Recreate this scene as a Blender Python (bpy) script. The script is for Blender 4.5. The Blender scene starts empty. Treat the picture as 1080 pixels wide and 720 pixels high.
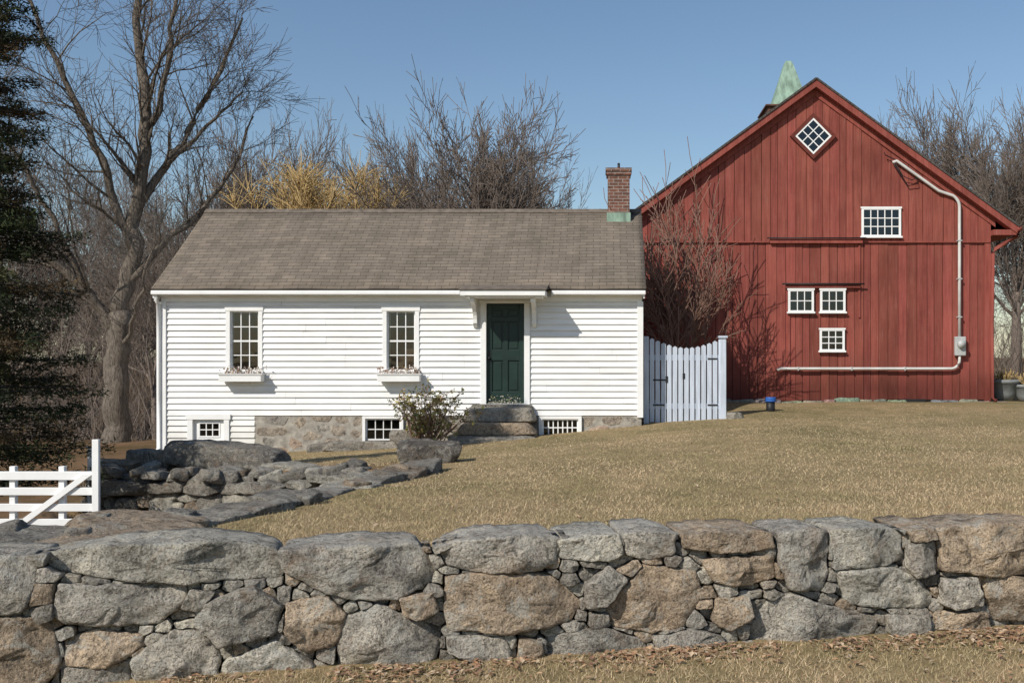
import bpy, bmesh, math, random
import numpy as np
from mathutils import Vector, noise, Matrix
random.seed(7); np.random.seed(7)
R=random
sc=bpy.context.scene
def link(o): sc.collection.objects.link(o)
def empty(name):
    e=bpy.data.objects.new(name,None); link(e); return e
def mk(name,verts,faces,mat,parent=None,smooth=False,cols=None,uvs=None):
    me=bpy.data.meshes.new(name)
    me.from_pydata([tuple(v) for v in verts],[],[tuple(f) for f in faces]); me.materials.append(mat)
    if smooth: me.polygons.foreach_set('use_smooth',[True]*len(me.polygons))
    if cols is not None:
        a=me.color_attributes.new('tint','FLOAT_COLOR','POINT')
        arr=np.ones((len(verts),4),dtype=np.float32); arr[:,:3]=np.array(cols,dtype=np.float32)
        a.data.foreach_set('color',arr.ravel())
    if uvs is not None:
        l=me.uv_layers.new(name='UVMap')
        for p in me.polygons:
            for li in p.loop_indices: l.data[li].uv=uvs[me.loops[li].vertex_index]
    me.update()
    o=bpy.data.objects.new(name,me); link(o)
    if parent: o.parent=parent
    return o
# ---------------- materials
class NT:
    def __init__(s,name):
        s.m=bpy.data.materials.new(name); s.m.use_nodes=True; s.t=s.m.node_tree; s.n=s.t.nodes; s.l=s.t.links
        s.b=s.n['Principled BSDF']
    def N(s,typ,**k):
        n=s.n.new(typ)
        for a,b in k.items():
            if a in n.inputs.keys(): n.inputs[a].default_value=b
            else: setattr(n,a,b)
        return n
    def L(s,a,b): s.l.new(a,b)
    def coord(s,kind='Object',scale=(1,1,1)):
        c=s.N('ShaderNodeTexCoord'); m=s.N('ShaderNodeMapping'); m.inputs['Scale'].default_value=scale
        s.L(c.outputs[kind],m.inputs['Vector']); return m.outputs[0]
    def noise(s,v,scale,detail=5,rough=.6,dist=0):
        n=s.N('ShaderNodeTexNoise'); n.inputs['Scale'].default_value=scale; n.inputs['Detail'].default_value=detail
        n.inputs['Roughness'].default_value=rough; n.inputs['Distortion'].default_value=dist
        s.L(v,n.inputs['Vector']); return n.outputs['Fac']
    def ramp(s,f,stops):
        r=s.N('ShaderNodeValToRGB'); e=r.color_ramp.elements
        while len(e)<len(stops): e.new(.5)
        for i,(p,c) in enumerate(stops):
            e[i].position=p; e[i].color=(*c,1) if len(c)==3 else c
        s.L(f,r.inputs[0]); return r.outputs[0]
    def mix(s,a,b,f=.5,mode='MIX'):
        m=s.N('ShaderNodeMix'); m.data_type='RGBA'; m.blend_type=mode
        for v,i in ((f,0),(a,6),(b,7)):
            if isinstance(v,(int,float)): m.inputs[i].default_value=v
            elif isinstance(v,tuple): m.inputs[i].default_value=(*v,1)
            else: s.L(v,m.inputs[i])
        return m.outputs[2]
    def math(s,op,a,b=0):
        m=s.N('ShaderNodeMath'); m.operation=op
        for v,i in ((a,0),(b,1)):
            if isinstance(v,(int,float)): m.inputs[i].default_value=v
            else: s.L(v,m.inputs[i])
        return m.outputs[0]
    def attr(s,name='tint'):
        a=s.N('ShaderNodeAttribute'); a.attribute_name=name; return a.outputs['Color']
    def out(s,col=None,rough=.8,bump=None,bs=.3,bd=.02,spec=.3):
        if col is not None:
            if isinstance(col,tuple): s.b.inputs['Base Color'].default_value=(*col,1)
            else: s.L(col,s.b.inputs['Base Color'])
        s.b.inputs['Roughness'].default_value=rough
        s.b.inputs['Specular IOR Level'].default_value=spec
        if bump is not None:
            b=s.N('ShaderNodeBump'); b.inputs['Strength'].default_value=bs; b.inputs['Distance'].default_value=bd
            s.L(bump,b.inputs['Height']); s.L(b.outputs[0],s.b.inputs['Normal'])
        return s.m
def simple(name,c,rough=.7,var=.15,scale=4,bs=.2,sc3=(1,1,1),spec=.3):
    t=NT(name); v=t.coord('Object',sc3); n=t.noise(v,scale,4)
    c2=tuple(x*(1-var*1.6) for x in c); c1=tuple(min(1,x*(1+var)) for x in c)
    col=t.ramp(n,[(.3,c2),(.7,c1)]); n2=t.noise(v,scale*8,3)
    return t.out(col,rough,n2,bs,.01,spec)
def stone_mat(name,lich=.5,dark=1):
    t=NT(name); v=t.coord('Object'); tint=t.attr()
    n1=t.noise(v,2.6,5,.68,.6); n2=t.noise(v,15,6,.78); n3=t.noise(v,75,2,.75); n4=t.noise(v,6,6,.78,1.2)
    base=t.ramp(n1,[(.28,(.5*dark,.49*dark,.47*dark)),(.45,(.95*dark,.94*dark,.91*dark)),(.7,(1.4*dark,1.35*dark,1.24*dark))])
    col=t.mix(base,tint,1.0,'MULTIPLY')
    sp=t.ramp(n3,[(.33,(.25,.25,.25)),(.47,(1,1,1)),(.7,(1.4,1.4,1.4))]); col=t.mix(col,sp,.8,'MULTIPLY')
    m2=t.ramp(n2,[(.35,(.32,.31,.29)),(.48,(1,1,1)),(.68,(1.3,1.28,1.25))]); col=t.mix(col,m2,.85,'MULTIPLY')
    lm=t.ramp(n4,[(.53,(0,0,0)),(.60,(1,1,1))]); lm=t.math('MULTIPLY',lm,lich)
    col=t.mix(col,(.54,.53,.47),lm)
    dm=t.ramp(n4,[(.34,(.75,.75,.75)),(.42,(0,0,0))]); col=t.mix(col,(.075,.07,.06),dm)
    n5=t.noise(v,3.1,5,.7,.9); rm=t.ramp(n5,[(.56,(0,0,0)),(.70,(.45,.45,.45))]); col=t.mix(col,(.36,.24,.15),rm)
    h=t.math('ADD',t.math('MULTIPLY',n2,1.3),t.math('MULTIPLY',n3,.25)); h=t.math('ADD',h,t.math('MULTIPLY',n1,1.5))
    return t.out(col,.95,h,1.0,.05,.15)
M_stone=stone_mat('fieldstone',.6,1.3); M_stone_d=stone_mat('weathered_stone',.4,.9)
M_found=stone_mat('foundation_stone',.12,1.05)
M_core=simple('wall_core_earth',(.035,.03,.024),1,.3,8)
M_white=simple('white_paint',(.82,.82,.80),.55,.04,3,.1)
def clap():
    t=NT('white_clapboard'); tint=t.attr(); v=t.coord('Object',(.6,1,7)); n=t.noise(v,3,4); v2=t.coord('Object'); n2=t.noise(v2,1.2,4)
    c=t.ramp(n,[(.3,(.75,.75,.735)),(.6,(.86,.86,.85))]); c=t.mix(c,tint,1.0,'MULTIPLY')
    d=t.ramp(n2,[(.3,(.91,.90,.87)),(.6,(1,1,1))]); c=t.mix(c,d,.6,'MULTIPLY')
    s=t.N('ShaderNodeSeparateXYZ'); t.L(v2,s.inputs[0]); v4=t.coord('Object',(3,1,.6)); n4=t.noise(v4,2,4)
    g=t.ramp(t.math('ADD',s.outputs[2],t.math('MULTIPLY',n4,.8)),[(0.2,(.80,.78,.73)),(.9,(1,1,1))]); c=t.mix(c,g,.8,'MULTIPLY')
    return t.out(c,.55)
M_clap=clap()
def redm(name='barn_red_boards',tinted=True):
    t=NT(name); v=t.coord('Object',(6,6,.5)); n=t.noise(v,2,5,.65); v2=t.coord('Object'); n2=t.noise(v2,.9,4,.6)
    v3=t.coord('Object',(25,25,.8)); n3=t.noise(v3,2,4,.7)
    c=t.ramp(n,[(.3,(.21,.052,.040)),(.55,(.285,.076,.058)),(.8,(.33,.105,.082))])
    if tinted: c=t.mix(c,t.attr(),1.0,'MULTIPLY')
    d=t.ramp(n2,[(.3,(.74,.74,.74)),(.65,(1.06,1.06,1.06))]); c=t.mix(c,d,.9,'MULTIPLY')
    w=t.ramp(n3,[(.57,(0,0,0)),(.72,(.45,.45,.45))]); c=t.mix(c,(.35,.19,.155),w)
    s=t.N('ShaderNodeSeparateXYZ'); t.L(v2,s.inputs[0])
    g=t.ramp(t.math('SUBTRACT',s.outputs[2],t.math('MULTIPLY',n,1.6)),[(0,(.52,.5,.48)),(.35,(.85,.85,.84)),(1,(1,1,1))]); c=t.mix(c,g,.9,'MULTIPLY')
    return t.out(c,.8,n3,.5,.014,.2)
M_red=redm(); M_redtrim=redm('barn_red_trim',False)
M_green=simple('green_door_paint',(.016,.034,.028),.4,.15,3,.08)
M_gate=simple('shaded_gate_paint',(.52,.57,.65),.6,.12,3,.15,(4,4,.6))  # pale paint with the gate's bluish shade put into its base colour
M_copper=simple('verdigris_copper',(.25,.36,.28),.6,.3,2.5,.2,(3,3,.7))
M_brown=simple('weathered_brown_wood',(.13,.065,.045),.8,.2,4,.2)
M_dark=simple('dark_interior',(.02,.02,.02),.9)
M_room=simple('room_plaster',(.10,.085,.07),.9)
M_iron=simple('black_iron',(.02,.02,.022),.5)
M_pipe=simple('white_conduit',(.58,.57,.54),.5,.1,3,.05)
M_metal=simple('grey_meter_metal',(.42,.43,.42),.45,.08,5,.05,spec=.5)
M_blue=simple('blue_cap_paint',(.03,.12,.42),.5,.1)
M_pot=simple('grey_planter',(.20,.21,.21),.7,.2,6,.2)
M_drift=simple('tan_shade_cloth',(.62,.34,.19),.8,.15)
M_cur=simple('curtain_cloth',(.6,.56,.5),.9,.1)
M_ridge=simple('ridge_shingles',(.17,.142,.115),.95,.25,6,.4,spec=.1)
def glass():
    t=NT('window_glass'); t.n.remove(t.b); o=t.n['Material Output']
    tr=t.N('ShaderNodeBsdfTransparent'); tr.inputs[0].default_value=(.75,.8,.8,1)
    g=t.N('ShaderNodeBsdfGlossy'); g.inputs['Roughness'].default_value=.03; g.inputs[0].default_value=(.9,.95,1,1)
    v=t.coord('Object'); n=t.noise(v,2.5,2); b=t.N('ShaderNodeBump'); b.inputs['Strength'].default_value=.15; b.inputs['Distance'].default_value=.03
    t.L(n,b.inputs['Height']); t.L(b.outputs[0],g.inputs['Normal'])
    f=t.N('ShaderNodeFresnel'); f.inputs[0].default_value=1.7
    m=t.N('ShaderNodeMixShader'); t.L(f.outputs[0],m.inputs[0]); t.L(tr.outputs[0],m.inputs[1]); t.L(g.outputs[0],m.inputs[2]); t.L(m.outputs[0],o.inputs[0])
    return t.m
M_glass=glass()
def shingle(name,c1,c2):
    t=NT(name); c=t.N('ShaderNodeTexCoord'); uv=c.outputs['UV']
    br=t.N('ShaderNodeTexBrick'); br.offset=.5; br.inputs['Scale'].default_value=1; br.inputs['Brick Width'].default_value=.3; br.inputs['Row Height'].default_value=.13
    br.inputs['Mortar Size'].default_value=.006; br.inputs['Color1'].default_value=(*c1,1); br.inputs['Color2'].default_value=(*c2,1); br.inputs['Mortar'].default_value=(*(x*.5 for x in c2),1)
    t.L(uv,br.inputs['Vector'])
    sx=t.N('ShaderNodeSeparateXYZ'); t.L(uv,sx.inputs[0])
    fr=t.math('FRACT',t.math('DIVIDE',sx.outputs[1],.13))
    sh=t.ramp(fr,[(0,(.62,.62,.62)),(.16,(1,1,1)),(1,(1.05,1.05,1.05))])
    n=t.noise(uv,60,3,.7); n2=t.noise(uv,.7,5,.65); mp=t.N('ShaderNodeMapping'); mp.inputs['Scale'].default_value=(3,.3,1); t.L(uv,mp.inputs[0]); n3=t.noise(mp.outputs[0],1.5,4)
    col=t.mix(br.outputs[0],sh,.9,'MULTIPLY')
    col=t.mix(col,t.ramp(n,[(.3,(.7,.7,.7)),(.7,(1.25,1.25,1.25))]),.8,'MULTIPLY')
    col=t.mix(col,t.ramp(n2,[(.3,(.78,.78,.76)),(.7,(1.15,1.12,1.1))]),.9,'MULTIPLY')
    col=t.mix(col,t.ramp(n3,[(.3,(.80,.81,.79)),(.7,(1.12,1.12,1.12))]),.9,'MULTIPLY')
    h=t.math('SUBTRACT',t.math('MULTIPLY',n,.2),fr)
    return t.out(col,.95,h,.6,.012,.1)
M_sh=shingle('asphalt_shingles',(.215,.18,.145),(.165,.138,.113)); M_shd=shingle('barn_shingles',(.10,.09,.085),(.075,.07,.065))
def brick():
    t=NT('red_brick'); c=t.N('ShaderNodeTexCoord'); s=t.N('ShaderNodeSeparateXYZ'); t.L(c.outputs['Object'],s.inputs[0])
    k=t.N('ShaderNodeCombineXYZ'); t.L(t.math('ADD',s.outputs[0],s.outputs[1]),k.inputs[0]); t.L(s.outputs[2],k.inputs[1])
    br=t.N('ShaderNodeTexBrick'); br.inputs['Scale'].default_value=1; br.inputs['Brick Width'].default_value=.21; br.inputs['Row Height'].default_value=.075; br.inputs['Mortar Size'].default_value=.008
    br.inputs['Color1'].default_value=(.22,.095,.065,1); br.inputs['Color2'].default_value=(.12,.06,.045,1); br.inputs['Mortar'].default_value=(.30,.27,.24,1)
    t.L(k.outputs[0],br.inputs['Vector']); n=t.noise(c.outputs['Object'],12,4)
    col=t.mix(br.outputs[0],t.ramp(n,[(.3,(.5,.5,.5)),(.7,(1.2,1.2,1.2))]),.8,'MULTIPLY')
    return t.out(col,.9,br.outputs['Fac'],-.5,.01)
M_brick=brick()
def bark(name,c,dk=.5,bd=.03):
    t=NT(name); v=t.coord('Object',(5,5,1)); n=t.noise(v,3,5,.75,.5); v2=t.coord('Object',(14,14,2.2)); n2=t.noise(v2,2,4,.7,.4)
    col=t.ramp(n,[(.3,tuple(x*dk for x in c)),(.7,c)]); col=t.mix(col,t.ramp(n2,[(.38,(.35,.35,.35)),(.55,(1.1,1.1,1.1))]),.75,'MULTIPLY')
    return t.out(col,.95,n2,1.0,bd,.1)
M_bark=bark('grey_bark',(.25,.21,.17),.55,.06)
M_bark2=NT('distant_bark').out((.185,.15,.125),.95,spec=.1); M_bark_r=NT('reddish_bark').out((.25,.15,.115),.9,spec=.1)
M_willow=NT('willow_twigs').out((.50,.36,.17),.9,spec=.1); M_thick=NT('thicket_bark').out((.19,.155,.13),.95,spec=.1)
def tintm(name,rough=.8,trans=0):
    t=NT(name); m=t.out(t.attr(),rough,spec=.2)
    return m
M_grass=tintm('dry_grass_blades',.9); M_leaf=tintm('leaf_litter'); M_needle=tintm('evergreen_needles',.7); M_shrubleaf=tintm('shrub_leaves',.5)
def groundm():
    t=NT('dormant_lawn'); v=t.coord('Object'); n1=t.noise(v,.45,5,.65,.3); n2=t.noise(v,2.5,4,.65); n3=t.noise(v,40,4,.8); tint=t.attr()
    c=t.ramp(n1,[(.32,(.225,.19,.10)),(.5,(.32,.25,.145)),(.68,(.38,.29,.175))])
    c=t.mix(c,t.ramp(n2,[(.3,(.70,.73,.62)),(.65,(1.12,1.06,1))]),.8,'MULTIPLY')
    c=t.mix(c,t.ramp(n3,[(.3,(.5,.48,.45)),(.65,(1.2,1.2,1.2))]),.85,'MULTIPLY')
    c=t.mix(c,tint,1.0,'MULTIPLY')
    return t.out(c,1,n3,.6,.03,.05)
M_ground=groundm()

# ---------------- terrain
def sst(x): x=np.clip(x,0,1); return x*x*(3-2*x)
DG=np.array([(-4.6,6.2),(-3.8,6.6),(-3.2,7.4),(-2.8,8.6),(-2.5,10.9),(-2.38,12.5)])
def diagX(y): return np.interp(y,DG[:,1],DG[:,0])
def wallY(x): return 5.36+.2*x
def lawn(x,y):
    a=np.clip(.05+.075*x,-.45,.28); t=sst((y-5.5)/15)
    t=.5*t+.5*np.clip((y-6)/14,0,1)
    return .38*(1-t)+a*t+.1*sst((y-21)/5)
def terrain(x,y):
    x=np.asarray(x,float); y=np.asarray(y,float)
    z=lawn(x,y)
    z=z+.012*np.sin(x*1.7+y*.6)+.012*np.sin(y*1.3-x*.9)
    lowz=-.78+.36*sst((y-15)/5)
    lineY=14.6-.44*(x+7.4)
    m=sst((diagX(y)-x+.05)/.3)*sst((y-6.0)/.5)*sst((lineY-y+.2)/.35)
    m2=sst((-7.3-x)/.8)*sst((y-6)/.5)
    m=np.maximum(m,m2)
    z=z*(1-m)+lowz*m
    k=sst((-9-x)/5)*np.clip((y-22)*.075,0,3.2)
    z=z-k-sst((y-40)/40)*.6
    w=sst((y-wallY(x)-.25)/.25)
    return z*w+(1-w)*(.0+.006*np.sin(x*3))
def axis(lo,hi,dense_lo,dense_hi,step):
    a=list(np.arange(dense_lo,dense_hi,step)); s=step; v=dense_hi
    while v<hi: a.append(v); s*=1.25; v+=s
    a.append(hi); s=step; v=dense_lo-step; b=[]
    while v>lo: b.append(v); s*=1.25; v-=s
    b.append(lo); return np.array(b[::-1]+a)
xs=axis(-500,500,-12,13,.16); ys=axis(-200,900,3,28,.14)
XX,YY=np.meshgrid(xs,ys); ZZ=terrain(XX,YY); V=np.stack([XX.ravel(),YY.ravel(),ZZ.ravel()],1)
nx=len(xs); F=[(j*nx+i,j*nx+i+1,(j+1)*nx+i+1,(j+1)*nx+i) for j in range(len(ys)-1) for i in range(nx-1)]
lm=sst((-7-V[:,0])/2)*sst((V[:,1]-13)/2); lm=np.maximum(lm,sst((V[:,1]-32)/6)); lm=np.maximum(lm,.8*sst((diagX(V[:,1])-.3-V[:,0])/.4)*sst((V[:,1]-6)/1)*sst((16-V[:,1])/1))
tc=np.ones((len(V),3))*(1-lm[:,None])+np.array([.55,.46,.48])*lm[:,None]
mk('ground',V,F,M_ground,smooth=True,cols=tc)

# grass blades
def blades(n,ylo,yhi,front):
    u=np.random.rand(n); y=ylo*(yhi/ylo)**u
    x=(np.random.rand(n)*1.25-.69)*y
    if front: keep=(y<wallY(x)-.02)
    else: keep=(y>wallY(x)+.5)&((y<20.9)|(x>.9))&~((x<diagX(y)+.3)&(y<13.6)&(y>6))&~((x<-7)&(y>13))&~((y>20.3)&(x>-2.9)&(x<-1.3))
    x=x[keep]; y=y[keep]; n=len(x); z=terrain(x,y)-.004
    h=(.012+.026*np.random.rand(n))*np.clip(1.25-y/30,.45,1); w=.0013*np.maximum(1.2,y/5)*(0.8+np.random.rand(n)); a=np.random.rand(n)*math.pi*2
    lean=.05*np.random.rand(n); b=np.random.rand(n)*6.28
    p0=np.stack([x-np.cos(a)*w,y-np.sin(a)*w,z],1); p1=np.stack([x+np.cos(a)*w,y+np.sin(a)*w,z],1)
    p2=np.stack([x+np.cos(b)*lean,y+np.sin(b)*lean,z+h],1)
    P=np.stack([p0,p1,p2],1).reshape(-1,3)
    tan=np.array([.53,.405,.255]); grn=np.array([.24,.225,.095]); brn=np.array([.32,.21,.13])
    f=np.array([noise.noise(Vector((a_*.55,b_*.38,0)))*.95+noise.noise(Vector((a_*1.9,b_*1.3,5)))*.7 for a_,b_ in zip(x.tolist(),y.tolist())])
    f=.34+f+.5*(np.random.rand(n)-.5)
    if front: f=f-.1
    f=np.clip(f,0,1)[:,None]; c=tan*(1-f*.8)+grn*f*.8; r=(np.random.rand(n)<.15)[:,None]; c=np.where(r,brn,c)
    c=c*(.75+.5*np.random.rand(n))[:,None]
    return P,np.repeat(c,3,0)
Pa,Ca=blades(90000,3.3,5.9,True); Pb,Cb=blades(250000,5.8,25,False)
P=np.concatenate([Pa,Pb]); C=np.concatenate([Ca,Cb]); n=len(P)//3
me=bpy.data.meshes.new('grass'); me.vertices.add(len(P)); me.vertices.foreach_set('co',P.astype(np.float32).ravel())
me.loops.add(len(P)); me.loops.foreach_set('vertex_index',np.arange(len(P),dtype=np.int32)); me.polygons.add(n)
me.polygons.foreach_set('loop_start',np.arange(0,len(P),3,dtype=np.int32))
a=me.color_attributes.new('tint','FLOAT_COLOR','POINT'); C4=np.ones((len(P),4),np.float32); C4[:,:3]=C; a.data.foreach_set('color',C4.ravel())
me.update(calc_edges=True); me.materials.append(M_grass); link(bpy.data.objects.new('grass',me))

# fallen leaves
LV=[];LF=[];LC=[]
def leaf(x,y,z,s,c):
    a=R.random()*6.28; t=R.uniform(-.5,.5); ca,sa=math.cos(a),math.sin(a); i=len(LV)
    for (u,v,w) in ((-1,0,0),(0,-.55,.25),(1,0,.1),(0,.55,.3)):
        LV.append((x+s*(u*ca-v*sa),y+s*(u*sa+v*ca),z+s*(w+abs(t)*u*.6+.3))); LC.append(c)
    LF.append((i,i+1,i+2)); LF.append((i,i+2,i+3))
def lcol():
    k=R.uniform(.6,1.3); b=R.choice([(.32,.18,.10),(.38,.25,.15),(.24,.14,.09),(.42,.32,.22)]); return tuple(q*k for q in b)
for i in range(3800):
    x=R.uniform(-2.2,3.4); q=noise.noise(Vector((x*1.6,3,0)))+.5*noise.noise(Vector((x*5,7,0)))
    if R.random()>max(.04,.42+q*1.3+.1*x): continue
    d=abs(R.gauss(0,.10+.12*max(0,.4+q)))+.01; y=wallY(x)-d
    leaf(x,y,float(terrain(x,y))+.008,R.uniform(.010,.026),lcol())
for i in range(900):
    y=R.uniform(3.8,5.6); x=R.uniform(-.5,.62)*y; 
    if y<wallY(x)-.03 and noise.noise(Vector((x*1.5,y*2.2,1)))>-.05: leaf(x,y,.012,R.uniform(.009,.02),lcol())
for i in range(450):
    y=6+14*R.random(); x=R.uniform(-.3,.5)*y; leaf(x,y,float(terrain(x,y))+.012,R.uniform(.015,.03),lcol())
for i in range(700):
    t=R.random(); y=7+6*R.random(); x=float(diagX(y))-R.uniform(.3,2.5); leaf(x,y,float(terrain(x,y))+.012,R.uniform(.02,.04),lcol())
mk('fallen_leaves',LV,LF,M_leaf,cols=LC)

# ---------------- stones
class Acc:
    def __init__(s): s.v=[];s.f=[];s.c=[]
    def make(s,name,mat,parent=None,smooth=True): return mk(name,s.v,s.f,mat,parent,smooth,s.c)
def nv(p,k): return noise.noise_vector(p*k)
def resample(pts,n,corner=.055):
    P=[Vector(p) for p in pts]; Q=[]
    for i in range(len(P)):
        a,b=P[i],P[(i+1)%len(P)]; Q+=[a*(1-corner)+b*corner,a*corner+b*(1-corner)]
    P=Q; d=[0]
    for i in range(len(P)): d.append(d[-1]+(P[(i+1)%len(P)]-P[i]).length)
    out=[];tot=d[-1];j=0
    for i in range(n):
        t=tot*i/n
        while d[j+1]<t: j+=1
        k=(t-d[j])/max(1e-9,d[j+1]-d[j]); out.append(P[j].lerp(P[(j+1)%len(P)],k))
    return out
def wall_stone(A,poly,O,T,Nn,depth,tint,recess=0,n=60,flat=1.0,grow=0.0):
    out=resample(poly,n); c=sum(out,Vector((0,0)))/n
    size=math.sqrt(sum((q-c).length_squared for q in out)/n)
    seed=Vector((R.random()*50,R.random()*50,R.random()*50))
    o2=[]
    for q in out:
        w=Vector((q.x,q.y,0))+seed; a=min(1,size*5)
        dn=noise.noise(w*7)*.012*a+noise.noise(w*19)*.009*a+noise.noise(w*45)*.004*a
        o2.append(q+(q-c).normalized()*(grow+dn))
    out=o2
    planes=[]
    for _ in range(6):
        an=R.random()*6.283; sl=R.uniform(.06,.45)*flat; off=R.uniform(.1,.5)*size*sl; planes.append((math.cos(an)*sl,math.sin(an)*sl,off))
    planes.append((R.uniform(-.06,.06),R.uniform(-.06,.14),0.008*flat))
    base=len(A.v); up=Vector((0,0,1))
    S=[.13,.26,.38,.49,.59,.69,.78,.86,.93,.975,1.0]
    lf=R.uniform(3.5,7)
    def put(q,d,fr):
        h=min(a*(q.x-c.x)+b*(q.y-c.y)+k for a,b,k in planes); h=max(h,-.10)
        pp0=Vector((q.x,q.y*1.5,0))+seed
        st=noise.noise(pp0*lf)*3; fl=math.floor(st); h+=.016*flat*min(1,size*6)*(fl+min(1,(st-fl)*4))/1.5
        if not fr: h*=max(0,1-d*6)
        p=O+T*q.x+up*q.y+Nn*(h-d-recess)
        pp=p+seed
        amp=min(1,size*4)*flat
        p=p+nv(pp,4.5)*.010*amp+nv(pp,12)*.008*amp+nv(pp,30)*.006*flat
        A.v.append(p); k=1+.12*noise.noise(pp*3); A.c.append(tuple(t*k for t in tint))
    put(c,0,True)
    rd=min(.009,size*.08)
    for s in S:
        e=rd*max(0,(s-.93)/.07)**2
        for q in out: put(c+(q-c)*s,e,True)
    for d,s in ((rd*2.0,1.006),(rd*5,1.006),(.12,1.0),(depth*.45,.99),(depth*.75,.97),(depth,.88)):
        for q in out: put(c+(q-c)*s,d,False)
    nr=len(S)+6
    for i in range(n): A.f.append((base,base+1+i,base+1+(i+1)%n))
    for r in range(nr-1):
        for i in range(n):
            a=base+1+r*n+i;b=base+1+r*n+(i+1)%n; A.f.append((a,a+n,b+n,b))
    l=base+1+(nr-1)*n; A.f.append([l+i for i in range(n)][::-1])
def hull(pts):
    pts=sorted(set(map(tuple,pts)))
    if len(pts)<3: return pts
    def half(ps):
        h=[]
        for p in ps:
            while len(h)>1 and (h[-1][0]-h[-2][0])*(p[1]-h[-2][1])-(h[-1][1]-h[-2][1])*(p[0]-h[-2][0])<=0: h.pop()
            h.append(p)
        return h
    a=half(pts); b=half(pts[::-1]); return a[:-1]+b[:-1]
def simplify(h,tol):
    h=list(h); ch=True
    while ch and len(h)>4:
        ch=False
        for i in range(len(h)):
            a,b,c=h[i-1],h[i],h[(i+1)%len(h)]; L=math.hypot(c[0]-a[0],c[1]-a[1])+1e-9
            if abs((c[0]-a[0])*(a[1]-b[1])-(a[0]-b[0])*(c[1]-a[1]))/L<tol: h.pop(i); ch=True; break
    return h
def voro(occ,GX,GY,spacing,asp=1.3,tries=6000):
    fy,fx=np.where(~occ); 
    if len(fy)==0: return []
    P=np.stack([GX[fy,fx],GY[fy,fx]],1); seeds=[]
    for _ in range(tries):
        p=P[R.randrange(len(P))]; s=spacing(p)
        if all(((p[0]-q[0])/asp)**2+(p[1]-q[1])**2>s*s for q in seeds): seeds.append(p)
    S=np.array(seeds); best=np.full(len(P),1e18); idx=np.zeros(len(P),int)
    for i,q in enumerate(S):
        d=((P[:,0]-q[0])/asp)**2+(P[:,1]-q[1])**2; m=d<best; best[m]=d[m]; idx[m]=i
    return [simplify(hull(P[idx==i]),.0) for i in range(len(S)) if (idx==i).sum()>6]
def cube_tpl(k):
    bm=bmesh.new(); bmesh.ops.create_cube(bm,size=2); bmesh.ops.subdivide_edges(bm,edges=bm.edges[:],cuts=k,use_grid_fill=True)
    v=[x.co.copy() for x in bm.verts]; bm.verts.index_update(); f=[[x.index for x in q.verts] for q in bm.faces]; bm.free(); return v,f
TP=cube_tpl(13); TPs=cube_tpl(7)
def rock(A,c,s,rz,tint,p=6,amp=1,tilt=(0,0),tpl=None):
    tv,tf=tpl or TP; b=len(A.v); seed=Vector((R.random()*50,R.random()*50,R.random()*50)); c=Vector(c); p=max(p,12)
    M=Matrix.Rotation(rz,3,'Z')@Matrix.Rotation(tilt[0],3,'X')@Matrix.Rotation(tilt[1],3,'Y')
    sm=min(s); tx=R.uniform(-.15,.15); tz=R.uniform(-.12,.12)*min(1,amp)
    cuts=[]
    for _ in range(int(9*min(1,amp+.2))):
        n=Vector((R.choice([-1,1])*R.uniform(.3,1)/s[0],R.choice([-1,1])*R.uniform(.3,1)/s[1],R.choice([-1,1])*R.uniform(.2,1)/s[2])).normalized()
        ext=abs(n.x)*s[0]/2+abs(n.y)*s[1]/2+abs(n.z)*s[2]/2; cuts.append((n,ext*R.uniform(.68,.9)))
    for d in tv:
        k=(abs(d.x)**p+abs(d.y)**p+abs(d.z)**p)**(1/p); q=d/k
        q=Vector((q.x*(1+tx*q.z),q.y*(1+tz*q.x),q.z*(1+tz*q.y)))
        w=Vector((q.x*s[0],q.y*s[1],q.z*s[2]))/2
        for n,kk in cuts:
            e=w.dot(n)-kk
            if e>0: w=w-n*e
        w=M@w
        pp=w+seed; a=amp*min(1,sm*4)
        w=w+nv(pp,3)*.03*a+nv(pp,9)*.014*a+nv(pp,25)*.008*a
        A.v.append(c+w); kk=1+.15*noise.noise(pp*3); A.c.append(tuple(t*kk for t in tint))
    for f in tf: A.f.append([b+i for i in f])
G=(.305,.285,.255);B=(.35,.28,.212);LT=(.40,.38,.335);D=(.22,.205,.185)
def rt():
    b=R.choice([G,B,LT,D,G,G]); k=R.uniform(.75,1.2); return tuple(x*k for x in b)
nrm=math.sqrt(1.04); T=Vector((1/nrm,.2/nrm,0)); NN=Vector((.2/nrm,-1/nrm,0)); O=Vector((0,5.36,0))
def uv(px,py):
    if py<655: py=py+13*(655-py)/105   # front arris sits below the back edge of the cap
    k=(px-640)/1050; Y=5.36/(1-.2*k); X=k*Y; return (X*nrm,1.6-(py-375)/1050*Y)
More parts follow.
